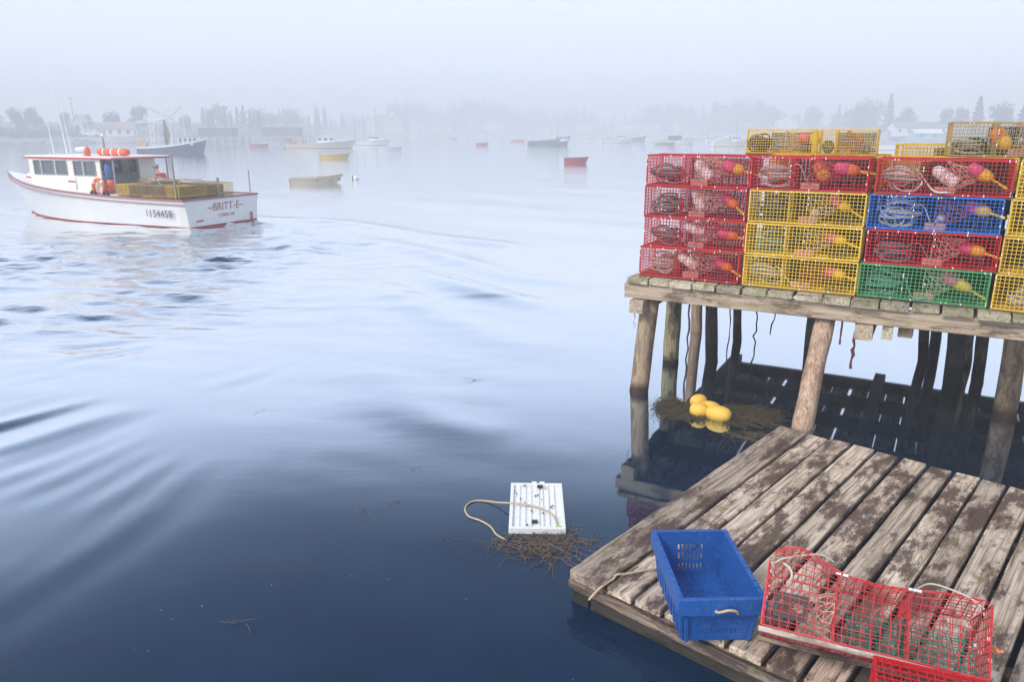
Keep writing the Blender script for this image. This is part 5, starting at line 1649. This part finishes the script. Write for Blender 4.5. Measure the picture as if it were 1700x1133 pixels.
# dark pile of traps on the boat off the pier end
p = at(1126, 239, 0)
pt = empty('trap_pile', (p.x - 0.9, p.y, 0.36), R(4), 'dark pile of wire traps on the white boat off the pier end', 'trap pile')
for k in range(5):
    for lv in range(4):
        mb = MB().grid((-1.5 + 0.62 * k, -0.7, 0.4 * lv), (0.58, 0, 0), (0, 0, 0.38), 8, 5, 0.03)
        mb.grid((-1.5 + 0.62 * k, 0.5, 0.4 * lv), (0.58, 0, 0), (0, 0, 0.38), 8, 5, 0.03)
        mb.grid((-1.5 + 0.62 * k, -0.7, 0.4 * lv + 0.38), (0.58, 0, 0), (0, 1.2, 0), 8, 10, 0.03)
        mb.build('stacked_trap', M_DARKT, pt)
# gear on the cream boat's deck
p = at(505, 246, 0)
gp = empty('trap_pile', (p.x - 1.6, p.y, 0.36), R(8), 'reddish jumble of traps on the long cream work boat', 'trap pile')
for k in range(5):
    for lv in range(3 if k < 3 else 2):
        mb = MB()
        mb.grid((-2.0 + 0.85 * k, -1.0, 0.42 * lv), (0.78, 0, 0), (0, 0, 0.4), 8, 5, 0.035)
        mb.grid((-2.0 + 0.85 * k, -1.0, 0.42 * lv + 0.4), (0.78, 0, 0), (0, 1.4, 0), 8, 10, 0.035)
        mb.build('stacked_trap', [M_REDH, M_YELH, M_GREYB][(k + lv) % 3], gp)

# --- dragger at the left
p = at(290, 255, 0)
dr = empty('trawler', (p.x, p.y, 0), R(6), 'dark blue and white trawler with gantry, net drum and tall rigging', 'boat')
Ld = 12.0
dr.scale = (0.76, 0.76, 0.76)
dr.location = (p.x - 0.76 * Ld / 2 * math.cos(R(6)), p.y - 0.76 * Ld / 2 * math.sin(R(6)), 0)
hull_parts(dr, Ld, 3.9, 1.0, 2.5, M_BLUEH, M_BOTR, M_CABW, M_DECK, 0.55, (0.0, 0.6), rake=0.8, rail_r=0.09)
bw = MB(); S_ = hull_secs(Ld, 3.9, 1.0, 2.5, rake=0.8)
for sgn in (1, -1):
    q_ = [(pr[6][0], sgn * (pr[6][1] + 0.01), pr[6][2] + 0.12) for pr, b, z, x in S_]
    for a_, b_ in zip(q_[:-1], q_[1:]): bw.bar(a_, b_, 0.06, 0.3)
bw.build('bulwark', M_CABW, dr)
MB().box(7.2, 9.8, -1.25, 1.25, 1.5, 3.0).build('wheelhouse', M_CABW, dr)
for s2 in (1, -1):
    for q in range(3): window(dr, (7.65 + 0.85 * q, s2 * 1.25, 2.45), 0.5, 0.55, ('y', s2), M_STEEL)
    window(dr, (7.7, s2 * 1.25, 1.9), 0.5, 0.3, ('y', s2), M_GREYB)
for q in (-1, 0, 1): window(dr, (9.8, q * 0.75, 2.45), 0.5, 0.55, ('x', 1), M_STEEL)
MB().box(7.0, 10.1, -1.4, 1.4, 3.004, 3.12).build('roof', M_LBLUE, dr)
gt = MB()
for s2 in (1, -1):
    gt.tube([(3.0, s2 * 1.6, 0.6), (3.4, s2 * 1.2, 6.0)], 0.09, 8)
    gt.tube([(6.2, s2 * 1.5, 0.6), (6.2, s2 * 1.0, 6.2)], 0.09, 8)
    gt.tube([(3.4, s2 * 1.2, 6.0), (6.2, s2 * 1.0, 6.2)], 0.08, 8)
    gt.tube([(0.8, s2 * 1.5, 0.6), (3.2, s2 * 1.3, 4.6)], 0.07, 8)
    gt.tube([(5.0, s2 * 1.2, 6.1), (-0.8, s2 * 1.7, 5.4)], 0.06, 8)
gt.tube([(3.4, -1.2, 6.0), (3.4, 1.2, 6.0)], 0.09, 8); gt.tube([(6.2, -1.0, 6.2), (6.2, 1.0, 6.2)], 0.09, 8)
gt.tube([(4.8, 0, 6.1), (4.8, 0, 7.2)], 0.12, 8)
gt.build('gantry', M_CABW, dr)
for (x, h_) in ((2.2, 8.3), (8.2, 8.6)):
    MB().tube([(x, 0, 0.5), (x, 0, h_)], [0.11, 0.06], 8).build('mast', M_CABW, dr)
rg = MB()
for (a_, b_) in (((2.2, 0, 8.2), (11.8, 0, 2.6)), ((8.2, 0, 8.5), (0.2, 1.5, 1.2)), ((8.2, 0, 8.5), (0.2, -1.5, 1.2)), ((2.2, 0, 8.2), (6.2, 1, 6.2)), ((4.8, 0, 7.2), (8.2, 0, 8.5)), ((-0.8, 1.7, 5.4), (2.2, 0, 8.2))):
    rg.tube([a_, b_], 0.025, 4)
rg.build('rigging', M_GREYB, dr)
dm = MB().lathe([(0.75, -0.75), (0.75, -0.7), (0.3, -0.69), (0.42, 0), (0.3, 0.69), (0.75, 0.7), (0.75, 0.75)], 16, Matrix.Translation((0.55, 0, 1.75)) @ Matrix.Rotation(math.pi/2, 4, 'X'))
dm.build('net_drum', paint('orange net', (0.62,0.36,0.14), 0.9, 0.3, 6), dr)
ns = MB()
for q in range(9):
    ns.tube([(4.8 + 0.1 * math.cos(q), 0.35 * math.sin(q * 1.7), 5.9), (4.9 + 0.35 * math.cos(q * 2.1), 0.5 * math.sin(q * 1.3), 3.4), (4.8 + 0.2 * math.cos(q), 0.3 * math.sin(q), 1.6)], [0.08, 0.2, 0.1], 6)
ns.build('hanging_net', paint('drab net', (0.30,0.22,0.14), 0.9, 0.3, 6), dr)

# --- skiffs and dinghies
def skiff(px, py, L, hd, hm, label, inner=M_GREYB, B=None, zs=0.42, zb=0.62, name='rowing_skiff'):
    p = at(px, py, 0)
    c_, s_ = math.cos(hd), math.sin(hd)
    r = empty(name, (p.x - c_ * L / 2, p.y - s_ * L / 2, 0), hd, label, 'skiff', 'small open boats')
    B = B or L * 0.34
    hull_parts(r, L, B, zs, zb, hm, hm, hm, inner, 0.12, (0.0, 0.93), fore=False, rake=0.12 * L, draft=0.1, rail_r=0.03, full=0.25)
    for f in (0.2, 0.5, 0.75):
        hw = B / 2 * (0.9 if f < 0.6 else 0.6)
        MB().box(L * f - 0.1, L * f + 0.1, -hw, hw, zs - 0.14, zs - 0.11).build('thwart', inner, r)
    return r
skiff(526, 304, 3.3, R(18), paint('warm buff paint', (0.80,0.68,0.47), 0.45, 0.06, 2), 'warm buff double-ended dory floating alone on open water', zs=0.30, zb=0.55, B=1.05)
skiff(557, 263, 3.5, R(4), M_YELH, 'yellow skiff moored before the long cream work boat')
skiff(957, 271, 2.4, R(2), M_REDH, 'dull red dinghy moored alone past the yellow skiff', zs=0.5, zb=0.6)
skiff(801, 241, 2.9, R(0), M_REDH, 'small far red skiff moored by the white boat with dark stripe')
skiff(648, 249, 4.2, R(3), M_HULLW, 'low white skiff tied astern of the white work boat')
skiff(860, 235, 4.6, R(0), M_OR, 'small far orange skiff moored beside the dark green boat')
skiff(770, 232, 4.6, R(0), M_HULLW, 'far white skiff moored between the two far white boats')
skiff(753, 231, 3.0, R(0), M_LBLUE, 'far pale blue skiff moored near the far houses')
skiff(452, 240, 5.0, R(5), M_HULLW, 'white skiff tied to the float by the wharf')
skiff(432, 243, 4.0, R(5), M_REDH, 'reddish skiff tied to the float by the wharf')
skiff(1105, 240, 5.0, R(5), M_GREYB, 'grey skiff tied beside the boat with dark traps')
# white mooring ball with a dark pick-up loop
p = at(591, 298, 0)
mbl = empty('mooring_ball', (p.x, p.y, 0), 0, 'round white mooring ball floating beside the dory', 'buoy')
MB().lathe([(0.01, -0.17)] + [(0.19 * math.sin(math.pi * q / 10), -0.17 + 0.18 - 0.18 * math.cos(math.pi * q / 10)) for q in range(1, 10)] + [(0.01, 0.2)], 16).build('ball', M_WHITE, mbl, (0, 0, 0.06), smooth=True)
MB().tube([(-0.2 , 0, -0.05), (-0.22, 0, 0.1), (-0.17, 0, 0.2), (-0.1, 0, 0.22)], 0.04, 6).build('pickup_loop', M_TYRE, mbl)

# ------------------------------------------------------------------ shore
M_ROCK = paint('shore rock', (0.33,0.29,0.25), 0.9, 0.4, 0.4, bump=0.5)
def ground_mat():
    m, n, l, b = nodes_of('shore ground')
    g = n.new('ShaderNodeNewGeometry'); sx = n.new('ShaderNodeSeparateXYZ'); l.new(g.outputs['Position'], sx.inputs[0])
    no = n.new('ShaderNodeTexNoise'); no.inputs['Scale'].default_value = 0.35; no.inputs['Detail'].default_value = 8
    l.new(g.outputs['Position'], no.inputs['Vector'])
    a = n.new('ShaderNodeMath'); a.operation = 'MULTIPLY_ADD'; a.inputs[1].default_value = 2.0
    l.new(no.outputs['Fac'], a.inputs[0]); l.new(sx.outputs['Z'], a.inputs[2])
    mr = n.new('ShaderNodeMapRange'); mr.inputs['From Min'].default_value = 0; mr.inputs['From Max'].default_value = 5
    l.new(a.outputs[0], mr.inputs['Value'])
    r = ramp_node(n, [(0.15, (0.10,0.09,0.08)), (0.32, (0.36,0.32,0.28)), (0.46, (0.30,0.27,0.22)), (0.56, (0.10,0.13,0.06))])
    l.new(mr.outputs[0], r.inputs['Fac']); l.new(r.outputs[0], b.inputs['Base Color'])
    b.inputs['Roughness'].default_value = 0.95
    return m
line = [(-700, 245), (-300, 242), (-100, 241), (0, 239), (60, 238), (120, 237), (200, 238), (260, 237), (330, 236), (400, 234), (470, 232), (520, 229), (580, 227), (640, 226), (720, 225), (820, 224.4), (920, 224.2), (1040, 224.4), (1150, 225.4), (1240, 226.5), (1330, 228), (1400, 230), (1470, 232), (1540, 234), (1620, 236), (1720, 238), (1900, 242), (2300, 248)]
pts = []
r6 = random.Random(6)
dense = smooth_path([(a_, b_, 0) for a_, b_ in line], 5)
offs = [(0, -0.5), (1.2, 0.35), (3.5, 1.0), (8, 1.5), (18, 1.9), (45, 3.2), (110, 6.0), (230, 7.5)]
gm = MB()
for p in dense:
    b0 = at(p.x, p.y, 0); rad_ = Vector((b0.x, b0.y, 0)).normalized()
    for k, (o_, z_) in enumerate(offs):
        q = b0 + rad_ * (o_ + r6.uniform(-.6, .6) * (k > 0))
        q.x = max(-620, min(620, q.x)); q.y = min(690, q.y)
        gm.v.append((q.x, q.y, z_ + (r6.uniform(-.35, .35) if 0 < k < 5 else 0)))
nO = len(offs)
for i in range(len(dense) - 1):
    for k in range(nO - 1): gm.f.append((i*nO+k, (i+1)*nO+k, (i+1)*nO+k+1, i*nO+k+1))
tag(gm.build('shore', ground_mat(), smooth=True), kind='structure')
def shore_y(px):
    for (a_, b_), (c_, d_) in zip(line[:-1], line[1:]):
        if a_ <= px <= c_: return b_ + (d_ - b_) * (px - a_) / (c_ - a_)
    return line[-1][1]
def on_shore(px, back):
    """point on the land behind the shoreline under photo column px"""
    b0 = at(px, shore_y(px), 0)
    rad_ = Vector((b0.x, b0.y, 0)).normalized()
    z = 0
    for (o0, z0_), (o1, z1_) in zip(offs[:-1], offs[1:]):
        if o0 <= back <= o1: z = z0_ + (z1_ - z0_) * (back - o0) / (o1 - o0)
    q = b0 + rad_ * back
    return Vector((q.x, q.y, z))

# boulders along the near left shore
for k in range(26):
    px = r6.uniform(-20, 240)
    q = on_shore(px, r6.uniform(0.5, 5))
    s = r6.uniform(0.5, 1.3)
    mb = MB().lathe([(0.05, -0.5), (0.7, -0.4), (0.95, -0.05), (0.75, 0.35), (0.3, 0.52), (0.05, 0.55)], 7)
    for v_ in range(len(mb.v)):
        x, y_, z = mb.v[v_]; f = r6.uniform(0.75, 1.25); mb.v[v_] = (x * f * 1.4, y_ * f, z * r6.uniform(0.8, 1.2))
    o = mb.build('boulder', M_ROCK, None, (q.x, q.y, q.z - 0.1), (0, 0, r6.uniform(0, 6))); o.scale = (s, s, s * 0.7)
    tag(o, 'pale rounded boulder on the rocky shore below the hedge', 'boulder', 'boulders along the near shore')

# ------------------------------------------------------------------ trees
M_LEAF = paint('broad leaf foliage', (0.055,0.085,0.035), 0.8, 0.5, 0.8)
M_NEED = paint('spruce foliage', (0.03,0.055,0.032), 0.8, 0.5, 0.8)
M_HEDGE = paint('shore shrub foliage', (0.08,0.13,0.055), 0.8, 0.5, 0.8)
M_BARK = paint('bark', (0.11,0.085,0.065), 0.9, 0.3, 4)
def crown_pts(r, kind, h, w_, n, leaf):
    mb = MB()
    lobes = [(r.uniform(-.3, .3) * w_, r.uniform(-.3, .3) * w_, h * r.uniform(0.28, 0.85), r.uniform(0.22, 0.36) * w_) for _ in range(9)]
    for k in range(n):
        if kind == 'spruce':
            t = r.random() ** 0.75
            z = h * (0.10 + 0.9 * t)
            tier = 0.72 + 0.28 * math.cos(t * 46)
            rr = w_ * 0.5 * (1 - t) ** 0.9 * tier * math.sqrt(r.uniform(0.15, 1)) + 0.04
            th = r.uniform(0, 6.28)
            c = Vector((rr * math.cos(th), rr * math.sin(th), z - rr * 0.25))
        else:
            lx, ly, lz, lr_ = r.choice(lobes)
            d = Vector((r.gauss(0, 1), r.gauss(0, 1), r.gauss(0, 0.8))).normalized() * lr_ * r.random() ** 0.4
            c = Vector((lx, ly, lz)) + d
        a = Vector((r.gauss(0, 1), r.gauss(0, 1), r.gauss(0, 1))).normalized()
        b = a.orthogonal().normalized(); s = leaf * r.uniform(0.6, 1.4)
        c2 = a.cross(b)
        mb.add([c + b * s, c + c2 * s * 0.8, c - b * s, c - c2 * s * 0.8], [(0, 1, 2, 3)])
    return mb
TREE = {}
def tree(px, top_y, back, kind, wr, label, group, seed, n=900):
    q = on_shore(px, back)
    h = at_y(px, top_y, q.y).z - q.z
    r = random.Random(seed)
    t = empty('spruce_tree' if kind == 'spruce' else 'leafy_tree', q, r.uniform(0, 6), label, 'tree', group)
    key = (kind, seed % 3)
    if key not in TREE:
        rr = random.Random(seed)
        H_, W_ = 10.0, (4.6 if kind == 'spruce' else 8.5)
        tk = MB().tube([(0, 0, -0.4), (0.1, 0, 3), (0, 0.1, 7 if kind != 'spruce' else 9.6)], [0.28, 0.2, 0.05], 7)
        for q_ in range(5):
            a_ = q_ * 1.3
            tk.tube([(0, 0, 2.6 + 0.6 * q_), (1.4 * math.cos(a_), 1.4 * math.sin(a_), 4.0 + 0.7 * q_)], [0.1, 0.03], 5)
        TREE[key] = (tk.mesh('trunk', M_BARK), crown_pts(rr, kind, H_, W_, n * 2, 0.30).mesh('crown', M_NEED if kind == 'spruce' else M_LEAF))
    a_, b_ = TREE[key]
    place('trunk', a_, t); place('crown', b_, t)
    s = h / (10.0 if kind == 'spruce' else 9.6)
    t.scale = (s * wr, s * wr, s)
    return t
TRS = [
 (1440, 166, 26, 'leafy', 1.0, 'broad leafy tree standing left of the pointed spruce above the white house'.replace(' left of', ' beside')),
 (1471, 156, 24, 'spruce', 1.0, 'pointed spruce rising over the trees beside the white house'),
 (1500, 178, 30, 'leafy', 0.9, 'low leafy tree right behind the white house'),
 (1415, 178, 30, 'leafy', 0.8, 'small leafy tree at the edge of the grove by the pointed spruce'),
 (1560, 182, 34, 'leafy', 0.9, 'small leafy tree between the white house and the tall dark spruces'),
 (1617, 160, 22, 'spruce', 1.2, 'tall dark spruce above the dull tan-yellow trap'),
 (1655, 172, 22, 'leafy', 0.9, 'dark rounded tree between the two spruces above the traps'),
 (1694, 166, 22, 'spruce', 1.5, 'wide dark spruce past the rounded tree above the traps'),
 (1590, 178, 30, 'leafy', 0.8, 'low tree at the foot of the tall dark spruce'),
 (190, 186, 22, 'leafy', 0.8, 'bushy tree behind the low house by the trawler'),
 (230, 178, 40, 'leafy', 1.0, 'grey leafy tree behind the trawler rigging'),
 (60, 178, 32, 'leafy', 0.9, 'leafy tree beside the gabled house on the near shore'),
 (35, 180, 30, 'leafy', 0.9, 'leafy tree next to the gabled house wall'),
 (110, 188, 36, 'leafy', 0.9, 'low leafy tree behind the blue-grey shed'),
 (148, 190, 40, 'leafy', 0.9, 'low leafy tree beside the tiny gable'),
 (310, 192, 40, 'leafy', 0.8, 'small tree behind the bow of the trawler'),
]
for k, (px, ty, back, kind, wr, lb) in enumerate(TRS):
    tree(px, ty, back, kind, wr, lb, 'trees along the shore', 40 + k)
# the far wood, one mass in the fog
wd = MB(); r7 = random.Random(9)
for k in range(230):
    px = r7.uniform(330, 1420)
    back = r7.uniform(25, 110)
    q = on_shore(px, back)
    base = 178 + 8 * math.sin(px / 70.0) + 5 * math.sin(px / 23.0 + 1)
    if px < 480: base += (480 - px) * 0.07
    ty = base + r7.uniform(-6, 12)
    h = max(4, at_y(px, ty, q.y).z - q.z)
    sp = r7.random() < 0.45
    w_ = h * (0.42 if sp else 0.8)
    c = crown_pts(r7, 'spruce' if sp else 'leafy', h, w_, 260, h * 0.05)
    c.v = [(x + q.x, y_ + q.y, z + q.z) for x, y_, z in c.v]
    wd.add(c.v, c.f)
tag(wd.build('far_wood', M_NEED), 'dim wooded ridge fading into the fog behind the harbour', 'wood', kind='stuff')
# shrubs on the near left bank
for k in range(16):
    px = -15 + 9.5 * k + r6.uniform(-3, 3); back = r6.uniform(7, 12)
    q = on_shore(px, back)
    c = crown_pts(random.Random(70 + k), 'leafy', 2.6, 4.2, 420, 0.17)
    o = c.build('shrub', M_HEDGE, None, (q.x, q.y, q.z - 0.6)); s = r6.uniform(0.7, 1.15); o.scale = (s, s, s)
    tag(o, 'green shrub in the hedge along the near rocky shore', 'shrub', 'shrubs along the near shore')

# ------------------------------------------------------------------ houses, sheds, wharves
M_WALLP = paint('pale clapboard', (0.62,0.58,0.55), 0.8, 0.06, 2)
M_WALLG = paint('grey shingle wall', (0.36,0.36,0.38), 0.85, 0.15, 2)
M_ROOFB = paint('brown roof shingle', (0.30,0.24,0.19), 0.9, 0.2, 2)
M_ROOFG = paint('grey roof shingle', (0.17,0.17,0.19), 0.9, 0.2, 2)
M_WALLY = paint('pale yellow wall', (0.66,0.58,0.40), 0.85, 0.06, 2)
M_TEAL = paint('teal wall', (0.25,0.5,0.55), 0.8, 0.08, 2)
def house(px, back, w_, d_, hw, hr, rz, wall, roof, label, nwin=3, gable='x', base=None, cat='house', name='house', chimney=False, windows=True):
    q = on_shore(px, back)
    z0 = q.z if base is None else base
    t = empty(name, (q.x, q.y, z0), rz, label, cat)
    MB().box(-w_/2, w_/2, -d_/2, d_/2, -0.5, hw).build('wall', wall, t)
    mb = MB(); e = 0.35; tt = 0.18
    if gable == 'x':      # ridge along x
        gb = MB().add([(-w_/2, -d_/2, hw), (-w_/2, d_/2, hw), (-w_/2, 0, hw + hr - 0.05), (w_/2, -d_/2, hw), (w_/2, d_/2, hw), (w_/2, 0, hw + hr - 0.05)], [(0, 2, 1), (3, 4, 5)])
        for s in (-1, 1):
            mb.add([(-w_/2-e, s*(d_/2+e), hw-e*hr/(d_/2)), (w_/2+e, s*(d_/2+e), hw-e*hr/(d_/2)), (w_/2+e, 0, hw+hr), (-w_/2-e, 0, hw+hr),
                    (-w_/2-e, s*(d_/2+e), hw-e*hr/(d_/2)+tt), (w_/2+e, s*(d_/2+e), hw-e*hr/(d_/2)+tt), (w_/2+e, 0, hw+hr+tt), (-w_/2-e, 0, hw+hr+tt)],
                   [(0,1,2,3),(4,5,6,7),(0,1,5,4),(0,3,7,4),(1,2,6,5)])
    else:
        gb = MB().add([(-w_/2, -d_/2, hw), (w_/2, -d_/2, hw), (0, -d_/2, hw + hr - 0.05), (-w_/2, d_/2, hw), (w_/2, d_/2, hw), (0, d_/2, hw + hr - 0.05)], [(0, 1, 2), (3, 5, 4)])
        for s in (-1, 1):
            mb.add([(s*(w_/2+e), -d_/2-e, hw-e*hr/(w_/2)), (s*(w_/2+e), d_/2+e, hw-e*hr/(w_/2)), (0, d_/2+e, hw+hr), (0, -d_/2-e, hw+hr),
                    (s*(w_/2+e), -d_/2-e, hw-e*hr/(w_/2)+tt), (s*(w_/2+e), d_/2+e, hw-e*hr/(w_/2)+tt), (0, d_/2+e, hw+hr+tt), (0, -d_/2-e, hw+hr+tt)],
                   [(0,1,2,3),(4,5,6,7),(0,1,5,4),(0,3,7,4),(1,2,6,5)])
    for tri in gb.f: MB().add([gb.v[k] for k in tri], [(0, 1, 2)]).build('gable', wall, t)
    ro = mb.build('roof', roof, t)
    if chimney: MB().box(w_*0.2, w_*0.2 + 0.6, -0.3, 0.3, hw + hr * 0.3, hw + hr + 0.9).build('chimney', M_ROCK, ro)
    if windows:
        for k in range(nwin):
            xc = -w_/2 + w_ * (k + 0.5) / nwin
            for zc in ([hw * 0.55] if hw < 4 else [hw * 0.3, hw * 0.75]):
                window(t, (xc, -d_/2, zc), min(0.9, w_/nwin*0.45), 1.2, ('y', -1), M_CABW)
        window(t, (w_/2, 0, hw * 0.6), 0.8, 1.1, ('x', 1), M_CABW)
    return t
house(-14, 26, 7.0, 8.0, 4.2, 3.4, R(35), M_WALLP, M_ROOFB, 'tall pale gabled house half out of view on the near shore', 3, 'y', chimney=True)
house(205, 14, 6.6, 5.0, 1.9, 1.6, R(12), M_CABW, M_ROOFB, 'low white house with brown roof beside the trawler', 3, 'x')
house(138, 26, 2.6, 3.0, 3.6, 1.6, R(0), M_WALLP, M_WALLP, 'tiny pale gable rising over the boat', 1, 'y')
house(100, 13, 9.0, 4.0, 1.6, 0.9, R(10), M_WALLG, M_ROOFG, 'low blue-grey shed behind the shore hedge', 4, 'x', cat='shed', name='shed')
for k, (px, wy, hh) in enumerate(((618, M_WALLY, 6.4), (644, M_WALLY, 7.2), (661, M_WALLY, 7.4), (688, M_WALLP, 7.6))):
    house(px, 14, 4.6, 6, hh, 2.4, R(0), wy, M_ROOFG, ['pale yellow far house beside the white work boat mast', 'narrow pale yellow far house, first of the lit pair', 'narrow pale yellow far house, second of the lit pair', 'tall pale grey far house past the lit pair'][k], 1, 'y')
for k, (px, lb) in enumerate(((700, 'low far cottage on the water behind the small cream boat'), (735, 'far cottage beside the low waterside cottage'), (815, 'wide far house behind the white boat with dark stripe'), (905, 'far house above the dark green boat'), (968, 'far house in fog between the green and tall-masted boats'), (1042, 'large far house up the slope behind the tall-masted boat'), (1085, 'far house above the dark blue boat'), (1135, 'far house above the boat carrying dark traps'), (1300, 'far house above the yellow traps on top'))):
    house(px, 10 + 14 * (k % 3), 9 + (k % 3) * 2, 7, 4.5, 3.0, R(-8 + 7 * (k % 4)), [M_WALLP, M_WALLY, M_CABW][k % 3], M_ROOFG, lb, 3, 'x' if k % 2 else 'y')
house(1520, 16, 17, 7, 2.4, 1.6, R(-4), M_CABW, M_ROOFG, 'long white house with dark roof above the gap in the traps', 6, 'x')
house(1490, 3, 9.0, 4.0, 1.8, 0.7, R(0), M_WALLG, M_ROOFG, 'grey boathouse on the shore below the long white house', 3, 'x', cat='shed', name='boathouse')
house(1535, -26, 7.2, 4.0, 1.5, 0.9, R(-3), M_TEAL, M_CABW, 'teal shed with pale roof seen just over the yellow traps', 2, 'x', base=1.0, cat='shed', name='shed')

def wharf(px0, px1, py, depth, zt, label, shed=None, seed=1):
    A, B = at(px0, py, 0), at(px1, py, 0)
    d = (B - A); L = d.length; rz = math.atan2(d.y, d.x)
    t = empty('wharf', (A.x, A.y, 0), rz, label, 'wharf')
    n_ = int(L / 0.5)
    me = MB().box(0, 0.44, 0, depth, 0, 0.12).mesh('deck_plank', M_GREYB)
    for k in range(n_): place('deck_plank', me, t, (k * 0.5, 0, zt - 0.12))
    me = MB().tube([(0, 0, -1.5), (0, 0, zt + 0.25)], 0.16, 7).mesh('pile', M_GREYB)
    for k in range(int(L / 2.2) + 1):
        for y_ in (-0.18, depth * 0.5, depth + 0.18): place('pile', me, t, (min(L - 0.2, 0.2 + k * 2.2), y_, 0))
    return t, L, rz, A
wt, L_, rz_, A_ = wharf(322, 402, 238, 9, 1.7, 'grey wharf on piles beyond the trawler bow')
def wshed(L, w_, d_, h_, label, off):
    s = empty('wharf_shed', Vector((A_.x, A_.y, 1.7)) + Vector((math.cos(rz_), math.sin(rz_), 0)) * off + Vector((-math.sin(rz_), math.cos(rz_), 0)) * 4.5, rz_, label, 'shed')
    nb = int(w_ / 0.6)
    me = MB().box(0.01, 0.59, -d_/2, d_/2, 0, h_).mesh('wall_panel', M_DARKT)
    for k in range(nb): place('wall_panel', me, s, (-w_/2 + 0.6 * k, 0, 0))
    MB().box(-w_/2 - 0.3, w_/2 + 0.3, -d_/2 - 0.3, d_/2 + 0.3, h_ + 0.003, h_ + 0.2).build('roof', M_ROOFG, s)
    return s
wshed(0, 8.4, 5, 1.9, 'long dark flat-roofed shed on the wharf by the trawler', 4.8)
wt, L_, rz_, A_ = wharf(425, 520, 235.5, 9, 1.6, 'pale grey wharf on piles behind the long cream work boat')
wshed(0, 11.0, 5, 2.2, 'dark flat-roofed shed on the wharf behind the cream work boat', 6.5)
# utility poles
for k, (px, back, ty) in enumerate(((128, 24, 160), (387, 12, 192), (420, 14, 178))):
    q = on_shore(px, back)
    h = at_y(px, ty, q.y).z - q.z
    t = empty('utility_pole', q, 0, ['thin dark pole behind the tiny gable', 'thin pole behind the dark shed by the trawler', 'thin pole between the two dark wharf sheds'][k], 'pole')
    MB().tube([(0, 0, -0.4), (0, 0, h)], [0.13, 0.09], 7).build('post', M_BARK, t)
    MB().box(-0.7, 0.7, -0.05, 0.05, h - 0.6, h - 0.45).build('crossarm', M_BARK, t)
# yard clutter: parked cars on the left shore are white-grey smudges in the fog
def van(px, back, label, mat):
    q = on_shore(px, back)
    t = empty('parked_van', (q.x, q.y, q.z), R(8), label, 'van', 'vans parked behind the shore')
    MB().prism([(-2.2, 0.35), (2.2, 0.35), (2.2, 1.05), (1.3, 1.2), (0.8, 1.85), (-2.1, 1.85), (-2.2, 1.5)], -0.85, 0.85, Matrix.Rotation(math.pi/2, 4, 'X')).build('body', mat, t, bevel=0.05)
    for x in (-1.4, 1.4):
        for s in (-1, 1):
            MB().lathe([(0.34, -0.1), (0.36, 0), (0.34, 0.1)], 12, Matrix.Translation((x, s * 0.9, 0.35)) @ Matrix.Rotation(math.pi/2, 4, 'X')).build('wheel', M_TYRE, t)
    for (x, w_) in ((-1.2, 0.9), (0.0, 0.8)):
        for s in (-1, 1): window(t, (x, s * 0.85, 1.45), w_, 0.45, ('y', s), mat)
    return t
van(155, 10, 'white van parked behind the rocky shore', M_CABW)
van(66, 12, 'dark grey van parked behind the shore hedge', M_ROOFG)
